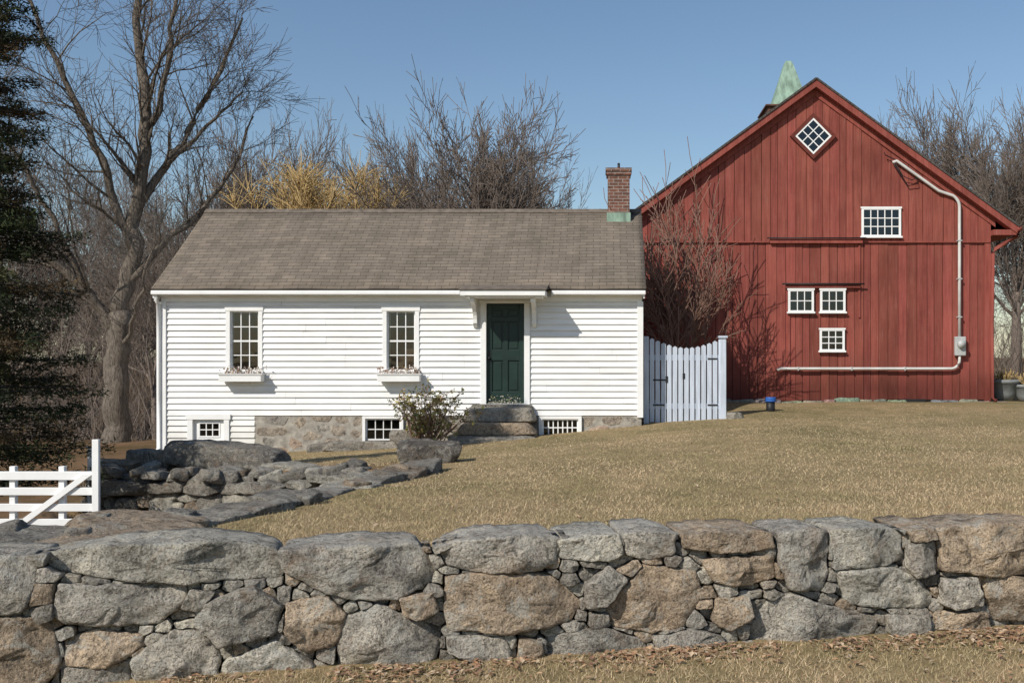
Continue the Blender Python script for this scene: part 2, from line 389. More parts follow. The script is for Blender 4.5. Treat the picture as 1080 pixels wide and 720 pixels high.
ST=[
([(-60,580),(30,580),(36,610),(28,645),(-60,655)],G),
([(38,578),(110,566),(215,560),(285,570),(298,585),(296,606),(200,612),(100,606),(50,600)],LT),
([(288,574),(350,566),(440,565),(452,580),(460,598),(445,622),(385,634),(335,622),(300,598)],G),
([(462,570),(500,556),(560,552),(588,556),(590,588),(560,598),(500,597),(472,590)],G),
([(590,560),(620,552),(655,551),(660,575),(645,585),(592,583)],LT),
([(657,550),(700,546),(716,550),(714,576),(685,584),(663,576)],G),
([(720,551),(760,547),(815,549),(820,568),(770,574),(722,568)],B),
([(823,550),(860,544),(876,548),(880,600),(874,622),(836,620),(824,590)],G),
([(879,546),(930,542),(958,548),(956,585),(920,592),(884,590)],LT),
([(960,546),(988,542),(990,556),(966,561)],B),
([(992,545),(1040,537),(1120,538),(1120,598),(1040,600),(996,596)],B),
([(60,613),(130,612),(192,610),(196,634),(165,662),(60,660),(56,640)],G),
([(205,640),(262,614),(298,640),(290,670),(230,685),(204,664)],G),
([(300,636),(345,627),(366,648),(354,684),(320,690),(299,668)],B),
([(-60,658),(28,650),(52,660),(62,700),(40,735),(-60,735)],B),
([(62,676),(100,666),(148,672),(150,684),(110,704),(68,705)],B),
([(138,696),(180,668),(215,668),(232,692),(228,735),(140,735)],G),
([(234,700),(290,678),(330,702),(330,725),(234,728)],LT),
([(358,655),(400,636),(440,655),(467,668),(462,700),(420,716),(352,714)],G),
([(422,628),(458,622),(464,645),(440,656),(424,648)],B),
([(470,602),(510,597),(580,600),(616,634),(606,658),(540,668),(474,668),(468,634)],B),
([(472,673),(536,673),(542,700),(500,700),(472,690)],G),
([(618,612),(644,590),(664,606),(640,638),(620,642)],G),
([(642,640),(684,586),(734,596),(744,622),(722,664),(690,670),(648,662)],B),
([(580,674),(640,664),(680,676),(690,694),(620,700),(578,698)],G),
([(742,582),(818,576),(822,606),(790,614),(756,610)],B),
([(756,630),(792,626),(797,650),(772,668),(754,656)],B),
([(792,672),(800,640),(840,624),(890,642),(934,652),(932,672),(860,684),(800,682)],G),
([(886,596),(950,592),(972,605),(994,626),(988,642),(930,642),(898,638)],LT),
([(938,648),(984,650),(988,668),(942,672)],G),
([(998,606),(1034,602),(1040,636),(1010,642),(996,636)],G),
([(1042,604),(1120,602),(1120,655),(1050,656)],B),
([(690,674),(730,664),(764,672),(770,690),(696,694)],G),
([(548,674),(574,678),(572,704),(546,700)],B),
([(30,610),(56,612),(54,634),(32,638)],B),([(28,640),(54,636),(56,652),(40,660)],D),
([(190,640),(200,618),(226,622),(208,646)],G),
([(962,564),(988,560),(990,600),(970,604),(960,590)],G),
([(470,704),(545,704),(550,722),(470,725)],D),([(380,720),(460,706),(462,724),(380,730)],B),
([(60,708),(134,698),(136,730),(60,734)],D),
([(990,646),(1046,646),(1050,664),(992,668)],B),
]
A=Acc()
for poly,t in ST:
    k=R.uniform(.8,1.18); wall_stone(A,[uv(*p) for p in poly],O,T,NN,.5 if poly[0][1]<605 else .35,tuple(x*k for x in t),R.uniform(-.015,.022),n=84,grow=.002)
yt=lambda x: np.interp(x,[-300,0,40,215,300,450,500,585,715,815,880,1080,1600],[590,580,575,562,573,568,556,554,550,551,546,540,520])
yb=lambda x: np.interp(x,[-300,0,300,700,1080,1600],[752,738,716,698,672,640])
gx=np.arange(-420,1640,2.); gy=np.arange(510,760,2.); GX,GY=np.meshgrid(gx,gy)
occ=(GY<yt(GX)+1)|(GY>yb(GX)+4)
def inpoly(poly,GX=GX,GY=GY):
    r=np.zeros(GX.shape,bool); n=len(poly)
    for i in range(n):
        x1,y1=poly[i];x2,y2=poly[(i+1)%n]
        if y1==y2: continue
        cnd=((y1>GY)!=(y2>GY))&(GX<(x2-x1)*(GY-y1)/(y2-y1)+x1); r^=cnd
    return r
for poly,t in ST: occ|=inpoly(poly)
for reg,sp in ((lambda X:(X<-20)|(X>1100),lambda p:R.choice([26,34,44])),(lambda X:(X>=-20)&(X<=1100),lambda p:R.choice([12,18,26]))):
    for pl in voro(occ|~reg(GX),GX,GY,sp,1.35,5000):
        if len(pl)<3: continue
        hx=[p[0] for p in pl]; hy=[p[1] for p in pl]; sz=max(max(hx)-min(hx),max(hy)-min(hy)); pl=simplify(pl,max(.8,sz*.05))
        wall_stone(A,[uv(*p) for p in pl][::-1],O,T,NN,.25,rt(),R.uniform(.02,.08),n=36 if sz<40 else 56,grow=-.001)
x=-4.6
while x<5.6:
    l=R.uniform(.3,.6); y=wallY(x+l/2)+.42; rock(A,(x+l/2,y,.36),(l,.28,.34),.2,rt(),tpl=TPs); x+=l
A.make('stone_wall',M_stone)
o=bpy.data.objects['stone_wall']
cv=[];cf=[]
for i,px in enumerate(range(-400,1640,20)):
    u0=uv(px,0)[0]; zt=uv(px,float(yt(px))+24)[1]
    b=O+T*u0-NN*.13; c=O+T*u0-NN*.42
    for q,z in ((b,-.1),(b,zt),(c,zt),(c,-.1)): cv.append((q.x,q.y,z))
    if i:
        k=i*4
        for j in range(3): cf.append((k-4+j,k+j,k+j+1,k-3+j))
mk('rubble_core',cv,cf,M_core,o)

def drywall(A,pts,width,ztop,zbot,cap=True,caph=.13,rowh=.17,tint=rt,capsize=(.55,1.1)):
    pts=[Vector(p) for p in pts]; d=[0]
    for i in range(len(pts)-1): d.append(d[-1]+(pts[i+1]-pts[i]).length)
    def at(s):
        s=max(0,min(d[-1]-1e-4,s)); i=max(j for j in range(len(d)-1) if d[j]<=s); k=(s-d[i])/(d[i+1]-d[i]); return pts[i].lerp(pts[i+1],k),(pts[i+1]-pts[i]).normalized()
    if cap:
        s=0
        while s<d[-1]:
            l=R.uniform(*capsize); p,t=at(s+l/2); z=ztop(p)+R.uniform(-.02,.035); h=caph*R.uniform(.8,1.5)
            rock(A,(p.x+R.uniform(-.04,.04),p.y,z-h/2),(l*1.06,width*R.uniform(.85,1.2),h),math.atan2(t.y,t.x)+R.uniform(-.12,.12),tint(),tilt=(R.uniform(-.1,.1),R.uniform(-.07,.07))); s+=l*.96
            if R.random()<.6:
                q=p+Vector((R.uniform(-.25,.25),R.uniform(-.2,.2))); rock(A,(q.x,q.y,z-.02),(R.uniform(.12,.3),R.uniform(.1,.22),R.uniform(.06,.14)),R.random()*3,tint(),tpl=TPs,tilt=(R.uniform(-.2,.2),R.uniform(-.2,.2)))
    r=0; off=caph if cap else 0
    while True:
        s=R.uniform(-.2,0); any_=False
        while s<d[-1]:
            l=R.uniform(.14,.5); p,t=at(s+l/2); zt=ztop(p)-off-r*rowh; zb=zbot(p)
            if zt>zb:
                any_=True; h=rowh*R.uniform(.8,1.3)
                rock(A,(p.x,p.y,zt-h/2+R.uniform(-.02,.02)),(l*1.0,width*R.uniform(.8,1.05),h),math.atan2(t.y,t.x)+R.uniform(-.14,.14),tint(),tpl=TPs,tilt=(R.uniform(-.14,.14),R.uniform(-.14,.14)))
            s+=l
        r+=1
        if not any_ or r>8: break
def rtd(): return tuple(x*.95 for x in rt())
A=Acc()
drywall(A,[(x,y) for x,y in DG],.5,lambda p:float(lawn(p.x,p.y))+.07,lambda p:-.85,tint=rtd,capsize=(.4,.95))
drywall(A,[(-4.6,6.15),(-4.0,6.2),(-3.4,6.5),(-3.0,7.0)],.4,lambda p:float(lawn(p.x,p.y))+.03,lambda p:.2,tint=rtd)
A.make('stone_wall',M_stone_d)
A=Acc()
drywall(A,[(-7.5,14.6),(-5.6,13.9),(-4.0,13.1),(-2.5,12.6)],.5,lambda p:-.12+.1*max(0,p.x+5),lambda p:-.85,tint=rtd,rowh=.16,capsize=(.35,.75))
def slab(x0,x1,y,z0,z1,w=.5,t=0,tint=None): rock(A,((x0+x1)/2,y,(z0+z1)/2),(x1-x0,w,z1-z0),-.25,tint or rtd(),tilt=(0,t),amp=1.2)
slab(-7.0,-6.3,14.75,-.1,.2,.5,.0,D); slab(-6.45,-4.6,14.5,-.04,.32,.6,.05,D)
slab(-5.8,-4.2,13.75,-.32,-.04,.5,.02,G); slab(-4.9,-4.0,14.1,-.15,.08,.5,.08); slab(-7.5,-6.8,14.6,-.12,.08,.5)
slab(-4.1,-3.4,13.2,-.1,.1,.4); slab(-7.3,-6.4,14.2,-.4,-.15,.4); slab(-3.7,-3.1,13.0,.0,.16,.35)
for _ in range(26):
    xx=R.uniform(-7.4,-2.8); rock(A,(xx,14.35-.36*(xx+7.4)+R.uniform(-.2,.2),-.1+.09*max(0,xx+5)+R.uniform(0,.1)),(R.uniform(.12,.4),R.uniform(.12,.3),R.uniform(.08,.2)),R.random()*3,rtd(),tpl=TPs,tilt=(R.uniform(-.3,.3),R.uniform(-.3,.3)))
A.make('stone_wall',M_stone_d)
A=Acc(); rock(A,(-2.55,14.3,.17),(.82,.6,.38),.15,(.15,.135,.12),tilt=(.04,.05),amp=1.3); rock(A,(-2.5,14.2,.0),(.95,.5,.12),.1,D)
A.make('boulder',M_stone_d)

# ---------------- box helpers
def boxes(name,L,mat,parent=None,bev=0):
    v=[];f=[]
    for x0,x1,y0,y1,z0,z1 in L:
        b=len(v); v+=[(x0,y0,z0),(x1,y0,z0),(x1,y1,z0),(x0,y1,z0),(x0,y0,z1),(x1,y0,z1),(x1,y1,z1),(x0,y1,z1)]
        f+=[(b,b+3,b+2,b+1),(b+4,b+5,b+6,b+7),(b,b+1,b+5,b+4),(b+1,b+2,b+6,b+5),(b+2,b+3,b+7,b+6),(b+3,b,b+4,b+7)]
    o=mk(name,v,f,mat,parent)
    if bev:
        m=o.modifiers.new('b','BEVEL'); m.width=bev; m.segments=2
    return o
def extrude_poly(name,pts,y0,y1,mat,parent=None,axis='Y'):
    n=len(pts); mkp=(lambda a,b,c:(a,c,b)) if axis=='Y' else (lambda a,b,c:(c,a,b))
    v=[mkp(p[0],p[1],y0) for p in pts]+[mkp(p[0],p[1],y1) for p in pts]
    f=[tuple(range(n)),tuple(range(2*n-1,n-1,-1))]+[(i,i+n,(i+1)%n+n,(i+1)%n) for i in range(n)]
    o=mk(name,v,f,mat,parent); bm=bmesh.new(); bm.from_mesh(o.data); bmesh.ops.recalc_face_normals(bm,faces=bm.faces); bm.to_mesh(o.data); bm.free(); return o
class Tubes:
    def __init__(s): s.v=[];s.f=[]
    def add(s,pts,rad,sides=6):
        n=len(pts); b=len(s.v)
        for i in range(n):
            t=(pts[min(i+1,n-1)]-pts[max(i-1,0)]).normalized()
            ref=Vector((0,0,1)) if abs(t.z)<.9 else Vector((1,0,0))
            a=t.cross(ref).normalized(); c=t.cross(a)
            for k in range(sides):
                an=6.2832*k/sides; s.v.append(pts[i]+(a*math.cos(an)+c*math.sin(an))*rad[i])
        for i in range(n-1):
            for k in range(sides):
                p=b+i*sides+k;q=b+i*sides+(k+1)%sides; s.f.append((p,q,q+sides,p+sides))
        if sides>3: s.f.append([b+k for k in range(sides)][::-1]); s.f.append([b+(n-1)*sides+k for k in range(sides)])
    def make(s,name,mat,parent=None): return mk(name,s.v,s.f,mat,parent,True)
def tube(name,pts,r,mat,parent,sides=8):
    t=Tubes(); t.add([Vector(p) for p in pts],[r]*len(pts),sides); return t.make(name,mat,parent)
def window(par,x0,x1,z0,z1,Y,cols,rows,casing=.1,glassY=None,name='window',back=False,mun=.019):
    gY=Y+.05 if glassY is None else glassY
    p=[]; fo=Y-.04
    if casing:
        p+=[(x0-casing,x0,fo,gY+.02,z0-.002,z1+.002),(x1,x1+casing,fo,gY+.02,z0-.002,z1+.002),(x0-casing-.02,x1+casing+.02,fo-.008,gY+.02,z1+.002,z1+casing+.02),(x0-casing-.03,x1+casing+.03,fo-.03,gY+.02,z0-.05,z0-.002)]
    f=.03
    p+=[(x0,x0+f,gY-.02,gY+.015,z0,z1),(x1-f,x1,gY-.02,gY+.015,z0,z1),(x0+f,x1-f,gY-.022,gY+.013,z0,z0+f),(x0+f,x1-f,gY-.022,gY+.013,z1-f,z1)]
    for i in range(1,cols):
        x=x0+f+(x1-x0-2*f)*i/cols; p.append((x-mun/2,x+mun/2,gY-.014,gY+.01,z0+f,z1-f))
    for j in range(1,rows):
        z=z0+f+(z1-z0-2*f)*j/rows; m=mun*(1.9 if rows==4 and j==2 else 1); p.append((x0+f,x1-f,gY-.017,gY+.012,z-m/2,z+m/2))
    boxes(name+'_frame',p,M_white,par)
    mk(name+'_glass',[(x0+.01,gY,z0+.01),(x1-.01,gY,z0+.01),(x1-.01,gY,z1-.01),(x0+.01,gY,z1-.01)],[(0,1,2,3)],M_glass,par)

# ---------------- white house
H=empty('white_clapboard_house'); HY=21.0
WL,WR=-9.38,.74
opens=[(-7.94,-7.34,1.28,2.54),(-4.64,-4.04,1.28,2.54),(-2.54,-1.74,.6,2.7),(-8.72,-8.06,-.36,.26),(-5.08,-4.34,-.18,.28),(-1.36,-.6,-.1,.27)]
def panel(name,x0,x1,z0,z1,Y,holes,mat,par):
    cx=sorted({x0,x1}|{h[0] for h in holes}|{h[1] for h in holes}); cz=sorted({z0,z1}|{h[2] for h in holes}|{h[3] for h in holes}); v=[];f=[]
    for i in range(len(cx)-1):
        for j in range(len(cz)-1):
            mx=(cx[i]+cx[i+1])/2; mz=(cz[j]+cz[j+1])/2
            if any(h[0]<mx<h[1] and h[2]<mz<h[3] for h in holes): continue
            b=len(v); v+=[(cx[i],Y,cz[j]),(cx[i+1],Y,cz[j]),(cx[i+1],Y,cz[j+1]),(cx[i],Y,cz[j+1])]; f.append((b,b+1,b+2,b+3))
    return mk(name,v,f,mat,par)
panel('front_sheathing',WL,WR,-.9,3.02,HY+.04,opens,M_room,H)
v=[];f=[];c=[]
def boards(xa,xb,za,zb,Y,flip=1,side=None,tri=None):
    z=za
    while z<zb-.01:
        z1=min(z+.128,zb); holes=[o for o in opens if o[2]<z1 and o[3]>z] if side is None else []
        cuts=sorted({z,z1}|{h for o in holes for h in (o[2],o[3]) if z<h<z1}); xc=[xa]
        xx=xa+R.uniform(1,4)
        while xx<xb: xc.append(xx); xx+=R.uniform(2.5,4.5)
        xc.append(xb)
        for k in range(len(xc)-1):
            tn=R.uniform(.91,1.0); dy=R.uniform(-.003,.003)
            for q in range(len(cuts)-1):
                a,b=cuts[q],cuts[q+1]; seg=[(xc[k]+.001,xc[k+1]-.001)]
                for h in holes:
                    if h[2]<(a+b)/2<h[3]:
                        ns=[]
                        for s0,s1 in seg:
                            if h[1]<=s0 or h[0]>=s1: ns.append((s0,s1)); continue
                            if s0<h[0]: ns.append((s0,h[0]))
                            if s1>h[1]: ns.append((h[1],s1))
                        seg=ns
                ya=Y-.034+(a-z)/.128*.032+dy; yb_=Y-.034+(b-z)/.128*.032+dy
                for s0,s1 in seg:
                    i=len(v)
                    if side is None: v.extend([(s0,ya,a),(s1,ya,a),(s1,yb_,b),(s0,yb_,b),(s0,Y+.03,a),(s1,Y+.03,a)])
                    else:
                        o=side; v.extend([(o-(ya-Y)*flip,s0,a),(o-(ya-Y)*flip,s1,a),(o-(yb_-Y)*flip,s1,b),(o-(yb_-Y)*flip,s0,b),(o,s0,a),(o,s1,a)])
                    c.extend([(tn,)*3]*6); f.append((i,i+1,i+2,i+3)); f.append((i+4,i+5,i+1,i))
        z=z1
boards(WL,-7.42,-.38,.34,HY); boards(WL,WR,.342,2.96,HY)
boards(21.02,26.2,-.38,2.96,0,1,WR); boards(21.02,26.2,-.38,2.96,0,-1,WL)
mk('clapboards',v,f,M_clap,H,cols=c)
for nm,x in (('gable_wall_a',WL+.02),('gable_wall_b',WR-.02)):
    mk(nm,[(x,21.05,-.9),(x,26.2,-.9),(x,26.2,2.95),(x,23.6,4.9),(x,21.05,2.95)],[(0,1,2,3,4)],M_white,H)
mk('back_wall',[(WL,26.2,-.9),(WR,26.2,-.9),(WR,26.2,3),(WL,26.2,3)],[(0,1,2,3)],M_white,H)
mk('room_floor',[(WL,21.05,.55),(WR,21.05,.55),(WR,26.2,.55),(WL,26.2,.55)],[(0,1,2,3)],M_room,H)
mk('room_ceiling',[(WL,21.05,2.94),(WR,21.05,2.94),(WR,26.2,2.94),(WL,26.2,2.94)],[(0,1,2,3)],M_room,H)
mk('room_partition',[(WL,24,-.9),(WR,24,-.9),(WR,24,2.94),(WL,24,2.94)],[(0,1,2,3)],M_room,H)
RL,RR=-9.5,.82
def roofslope(name,y0,z0,y1,z1,xl,xr,mat,par,th=.09):
    L=math.hypot(y1-y0,z1-z0); n=60; v=[];uvs=[];f=[]
    for j in range(9):
        for i in range(n+1):
            x=xl+(xr-xl)*i/n; k=j/8; sag=.018*math.sin(x*.9+1)*math.sin(k*3)+.006*math.sin(x*3.7+k*4)
            v.append((x,y0+(y1-y0)*k,z0+(z1-z0)*k+sag)); uvs.append((x,L*k))
    for j in range(8):
        for i in range(n):
            a=j*(n+1)+i; f.append((a,a+1,a+n+2,a+n+1))
    o=mk(name,v,f,mat,par,True,uvs=uvs); m=o.modifiers.new('s','SOLIDIFY'); m.thickness=th; m.offset=-1 if y1>y0 else 1
    return o
roofslope('roof_front',20.74,2.99,23.6,5.05,RL,RR,M_sh,H,.05)
roofslope('roof_back',26.46,2.99,23.6,5.05,RL,RR,M_sh,H,.05)
extrude_poly('ridge_cap',[(23.46,4.975),(23.6,5.075),(23.74,4.975),(23.72,4.94),(23.6,5.03),(23.48,4.94)],RL,RR,M_ridge,H,'X')
for nm,xa in (('rake_board_a',RL+.03),('rake_board_b',RR-.06)):
    extrude_poly(nm,[(20.76,2.93),(20.76,2.8),(21.0,2.8),(23.6,4.82),(26.2,2.8),(26.44,2.8),(26.44,2.93),(23.6,4.98)],xa,xa+.03,M_white,H,'X')
boxes('eave_trim',[(RL+.065,-3.03,20.86,20.985,2.84,2.935),(-1.17,RR-.065,20.86,20.985,2.84,2.935),(WL,WR,20.96,21.01,2.74,2.842)],M_white,H)
boxes('gutter',[(RL+.01,-3.05,20.70,20.83,2.87,2.955),(-1.15,RR-.01,20.70,20.83,2.87,2.955)],M_white,H,.015)
tube('downspout',[(-9.42,20.78,2.9),(-9.42,20.8,2.78),(-9.42,20.92,2.68),(-9.42,20.93,2.0),(-9.42,20.93,.8),(-9.42,20.93,-.34),(-9.42,20.8,-.42)],.045,M_white,H)
boxes('corner_boards',[(WL-.03,WL+.1,20.945,21.06,-.4,2.74),(WR-.10,WR+.025,20.945,21.06,.3,2.74)],M_white,H)
window(H,-7.94,-7.34,1.28,2.54,HY,3,4,.085); window(H,-4.64,-4.04,1.28,2.54,HY,3,4,.085)
window(H,-5.08,-4.34,-.18,.28,HY,4,2,.0,glassY=21.0,mun=.018); window(H,-1.36,-.6,-.1,.27,HY,7,2,.0,glassY=21.0,mun=.024)
boxes('interior_blind',[(-4.44,-4.07,21.068,21.074,1.31,1.58),(-4.26,-4.07,21.068,21.074,1.58,1.75)],M_drift,H); boxes('curtain',[(-4.63,-4.58,21.07,21.08,1.3,2.5),(-4.10,-4.04,21.07,21.08,1.78,2.5),(-7.93,-7.89,21.07,21.08,1.3,2.5)],M_cur,H)
Tw=Tubes(); WV=[];WF=[];WC=[]
for xc in (-7.64,-4.34):
    boxes('window_box',[(xc-.44,xc+.44,20.72,20.95,1.06,1.2),(xc-.47,xc+.47,20.70,20.955,1.2,1.22)],M_white,H,.006)
    for i in range(70):
        x=xc+R.uniform(-.42,.42); p=[Vector((x,20.83,1.2))]; d=Vector((R.uniform(-.5,.5),R.uniform(-.5,.3),1)).normalized(); l=R.uniform(.05,.2)
        p.append(p[0]+d*l*.6); p.append(p[1]+(d+Vector((R.uniform(-.3,.3),0,-.3)))*l*.4); Tw.add(p,[.004,.003,.002],3)
        for _ in range(3):
            q=p[2]+Vector((R.gauss(0,.02),R.gauss(0,.02),R.gauss(0,.02))); s=R.uniform(.008,.018); b=len(WV); a=R.random()*3
            for u,w in ((-1,-1),(1,-1),(1,1),(-1,1)): WV.append(q+Vector((math.cos(a)*u*s,math.sin(a)*u*s,w*s)))
            cc=R.choice([(.6,.56,.5),(.7,.66,.62),(.35,.28,.18),(.3,.16,.12)]); WC+=[cc]*4; WF.append((b,b+1,b+2,b+3))
Tw.make('window_box_stems',M_bark_r,H); mk('window_box_flowers',WV,WF,M_shrubleaf,H,cols=WC)
dx0,dx1,dz0,dz1=-2.54,-1.74,.6,2.7
boxes('door_casing',[(dx0-.12,dx0,20.945,21.12,dz0-.02,dz1),(dx1,dx1+.12,20.945,21.12,dz0-.02,dz1),(dx0-.14,dx1+.14,20.935,21.12,dz1,dz1+.06),(dx0-.14,dx1+.14,20.9,21.12,dz0-.08,dz0-.022)],M_white,H,.005)
dl=[(dx0+.003,dx1-.003,21.075,21.11,dz0,dz1)]
st=.11; mid=(dx0+dx1)/2
zz=[dz0,dz0+.24,dz0+.9,dz0+1.12,dz0+1.72,dz0+1.82,dz1-.12,dz1]
dl+=[(dx0+.004,dx0+st,21.045,21.076,dz0,dz1),(dx1-st,dx1-.004,21.045,21.076,dz0,dz1)]
for a,b in ((zz[0],zz[1]),(zz[2],zz[3]),(zz[4],zz[5]),(zz[6],zz[7])): dl.append((dx0+st,dx1-st,21.047,21.076,a,b))
for a,b in ((zz[1],zz[2]),(zz[3],zz[4]),(zz[5],zz[6])):
    dl.append((mid-.05,mid+.05,21.048,21.076,a,b))
    for x0,x1 in ((dx0+st,mid-.05),(mid+.05,dx1-st)): dl.append((x0+.035,x1-.035,21.06,21.076,a+.035,b-.035))
boxes('front_door',dl,M_green,H,.006)
tube('door_knob',[(dx0+.06,21.05,1.55),(dx0+.06,21.0,1.55),(dx0+.06,20.985,1.55)],.025,M_iron,H)
boxes('door_latch_plate',[(dx0+.035,dx0+.085,21.036,21.046,1.45,1.7)],M_iron,H)
v=[];f=[];c=[]
for i in range(160):
    x=R.uniform(dx0+.05,dx1-.05); h=R.random()**2*.2; q=Vector((x,R.uniform(20.93,21.03),.6+h*.9)); s=R.uniform(.008,.02); a=R.random()*3; b=len(v)
    for u,w in ((-1,-.6),(1,-.4),(1,.6),(-1,.4)): v.append(q+Vector((math.cos(a)*u*s,math.sin(a)*u*s,w*s)))
    k=R.choice([(.55,.52,.45),(.4,.34,.25),(.2,.22,.1)]); c+=[k]*4; f.append((b,b+1,b+2,b+3))
mk('dried_sprigs',v,f,M_shrubleaf,H,cols=c)
extrude_poly('door_hood_roof',[(20.14,2.935),(20.14,2.955),(20.85,3.085),(20.85,3.0)],-3.0,-1.22,M_ridge,H,'X')
boxes('door_hood',[(-2.97,-1.25,20.17,20.99,2.82,2.93),(-2.9,-1.32,20.24,20.98,2.785,2.82)],M_white,H,.006)
for x in (-2.76,-1.52):
    pts=[(20.97,2.78),(20.32,2.78),(20.32,2.70)]
    for i in range(9):
        a=i/8*math.pi/2; pts.append((20.34+.5*math.sin(a),2.70-.42*(1-math.cos(a))))
    pts+=[(20.9,2.22),(20.97,2.18)]
    extrude_poly('hood_bracket',pts,x-.04,x+.04,M_white,H,'X')
boxes('basement_door_frame',[(-8.83,-8.72,20.945,21.1,-.42,.26),(-8.06,-7.95,20.945,21.1,-.42,.26),(-8.86,-7.92,20.935,21.1,.26,.37)],M_white,H)
window(H,-8.62,-8.16,-.12,.2,HY,3,2,.0,glassY=21.03,name='basement_door_light')
boxes('basement_door_leaf',[(-8.72,-8.62,21.02,21.06,-.4,.26),(-8.16,-8.06,21.02,21.06,-.4,.26),(-8.62,-8.16,21.022,21.06,-.4,-.12),(-8.62,-8.16,21.022,21.06,.2,.26)],M_white,H)
boxes('basement_window_frames',[(-5.14,-5.08,20.92,21.08,-.2,.33),(-4.34,-4.28,20.92,21.08,-.2,.33),(-5.08,-4.34,20.922,21.08,.28,.33),(-1.43,-1.36,20.92,21.08,-.1,.33),(-.6,-.53,20.92,21.08,-.1,.33),(-1.36,-.6,20.922,21.08,.27,.33)],M_white,H)
A=Acc()
fx=np.arange(-7.4,.72,.025); fz_=np.arange(-.6,.335,.025); FX,FZ=np.meshgrid(fx,fz_)
oc=np.zeros(FX.shape,bool)
for a_,b_,c_,d_ in ((-5.14,-4.28,-.2,.34),(-1.43,-.53,-.1,.34)): oc|=(FX>a_-.03)&(FX<b_+.03)&(FZ>c_-.02)
for pl in voro(oc,FX,FZ,lambda p:R.choice([.2,.3,.42]),1.9,1500):
    if len(pl)<3: continue
    pl=simplify(pl,.02); t=R.choice([(.40,.34,.28),(.36,.31,.26),(.34,.32,.29),(.40,.31,.25),(.30,.28,.26)])
    wall_stone(A,pl,Vector((0,20.972,0)),Vector((1,0,0)),Vector((0,-1,0)),.12,t,R.uniform(0,.012),n=40,flat=.35,grow=-.012)
A.make('stone_foundation',M_found,H)
M_mort=simple('mortar',(.36,.33,.28),.95,.25,8,.6)
panel('foundation_mortar',-7.42,.73,-.9,.34,20.985,[(-5.14,-4.28,-.2,.34),(-1.43,-.53,-.1,.34)],M_mort,H)
cx0,cx1=.02,.53
boxes('chimney_stack',[(cx0,cx1,23.15,23.65,4.3,5.80)],M_brick,H)
boxes('chimney_cap',[(cx0-.03,cx1+.03,23.12,23.68,5.80,5.88),(cx0-.05,cx1+.05,23.10,23.70,5.88,5.96)],M_brick,H)
boxes('chimney_flashing',[(cx0-.02,cx1+.02,23.12,23.6,4.62,4.92)],M_copper,H)
tube('flue_pipe',[(.28,23.4,5.9),(.28,23.4,6.12)],.03,M_iron,H)
A=Acc()
rock(A,(-2.22,20.62,.38),(1.42,.72,.3),0,G,amp=.6); rock(A,(-2.26,20.35,.12),(1.5,.85,.25),0,B,amp=.6); rock(A,(-2.3,20.12,-.1),(1.6,1.0,.2),0,G,amp=.6)
rock(A,(-2.2,20.9,.5),(1.3,.14,.16),0,D,amp=.4)
A.make('stone_steps',M_found)
A=Acc(); rock(A,(-5.05,20.6,-.28),(1.5,.35,.22),0,G,amp=.7); rock(A,(-4.2,20.75,-.1),(.6,.35,.3),0,D,amp=.7); rock(A,(-5.9,20.7,-.33),(.6,.4,.2),0,D)
A.make('stone_kerb',M_found)

# ---------------- red barn
Bn=empty('red_barn'); BY=26.25; AX=5.46; AZ=8.63; SL=.728; RZ=8.83
def gz(x): return AZ-abs(x-AX)*SL
v=[];f=[];c=[]
def vboard(xa,xb,z0,z1fn,Y,th=.025):
    n=len(v); k=R.uniform(.76,1.13); dy=R.uniform(-.012,.010); y=Y-th+dy; y2=y+R.uniform(-.006,.006)
    pts=[(xa,z0,y),(xb,z0,y2),(xb,z1fn(xb),y2)]
    if xa<AX<xb and z1fn is gz: pts.append((AX,gz(AX),(y+y2)/2))
    pts.append((xa,z1fn(xa),y)); m=len(pts)
    for p in pts: v.append((p[0],p[2],p[1]))
    for p in pts: v.append((p[0],Y+.01,p[1]))
    c.extend([(k,k*R.uniform(.96,1.08),k)]*(2*m)); f.append(tuple(range(n,n+m)))
    for i in range(m): j=(i+1)%m; f.append((n+i,n+m+i,n+m+j,n+j))
BL,BR=.9,10.08; belt=4.6
x=BL
while x<BR-.02:
    w=R.uniform(.17,.3); xe=min(x+w,BR); g=R.uniform(.004,.009)
    vboard(x+g,xe-g,.42+R.uniform(-.02,.03),lambda q:belt,BY,.025); x=xe
x=BL
while x<BR-.02:
    w=R.uniform(.17,.3); xe=min(x+w,BR); g=R.uniform(.004,.009)
    vboard(x+g,xe-g,belt,gz,BY-.03,.025); x=xe
mk('barn_boards',v,f,M_red,Bn,cols=c)
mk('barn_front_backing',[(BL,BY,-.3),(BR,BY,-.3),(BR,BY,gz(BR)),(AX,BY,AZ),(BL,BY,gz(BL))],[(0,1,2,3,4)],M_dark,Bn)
for nm,xx in (('side_wall_a',BL),('side_wall_b',BR)): mk(nm,[(xx,BY,-.3),(xx,38.2,-.3),(xx,38.2,gz(BR)),(xx,BY,gz(BR))],[(0,1,2,3)],M_redtrim,Bn)
mk('barn_back',[(BL,38.2,-.3),(BR,38.2,-.3),(BR,38.2,gz(BR)),(AX,38.2,AZ),(BL,38.2,gz(BL))],[(0,1,2,3,4)],M_redtrim,Bn)
def roofx(name,x0,z0,x1,z1,ya,yb):
    L=math.hypot(x1-x0,z1-z0); v=[(x0,ya,z0),(x0,yb,z0),(x1,yb,z1),(x1,ya,z1)]; o=mk(name,v,[(0,1,2,3)] if x0<x1 else [(0,3,2,1)],M_shd,Bn,uvs=[(ya,0),(yb,0),(yb,L),(ya,L)])
    m=o.modifiers.new('s','SOLIDIFY'); m.thickness=.05; m.offset=0
e=5.3
roofx('barn_roof_a',AX-e,RZ-e*SL,AX,RZ,25.93,38.6); roofx('barn_roof_b',AX+e,RZ-e*SL,AX,RZ,25.93,38.6)
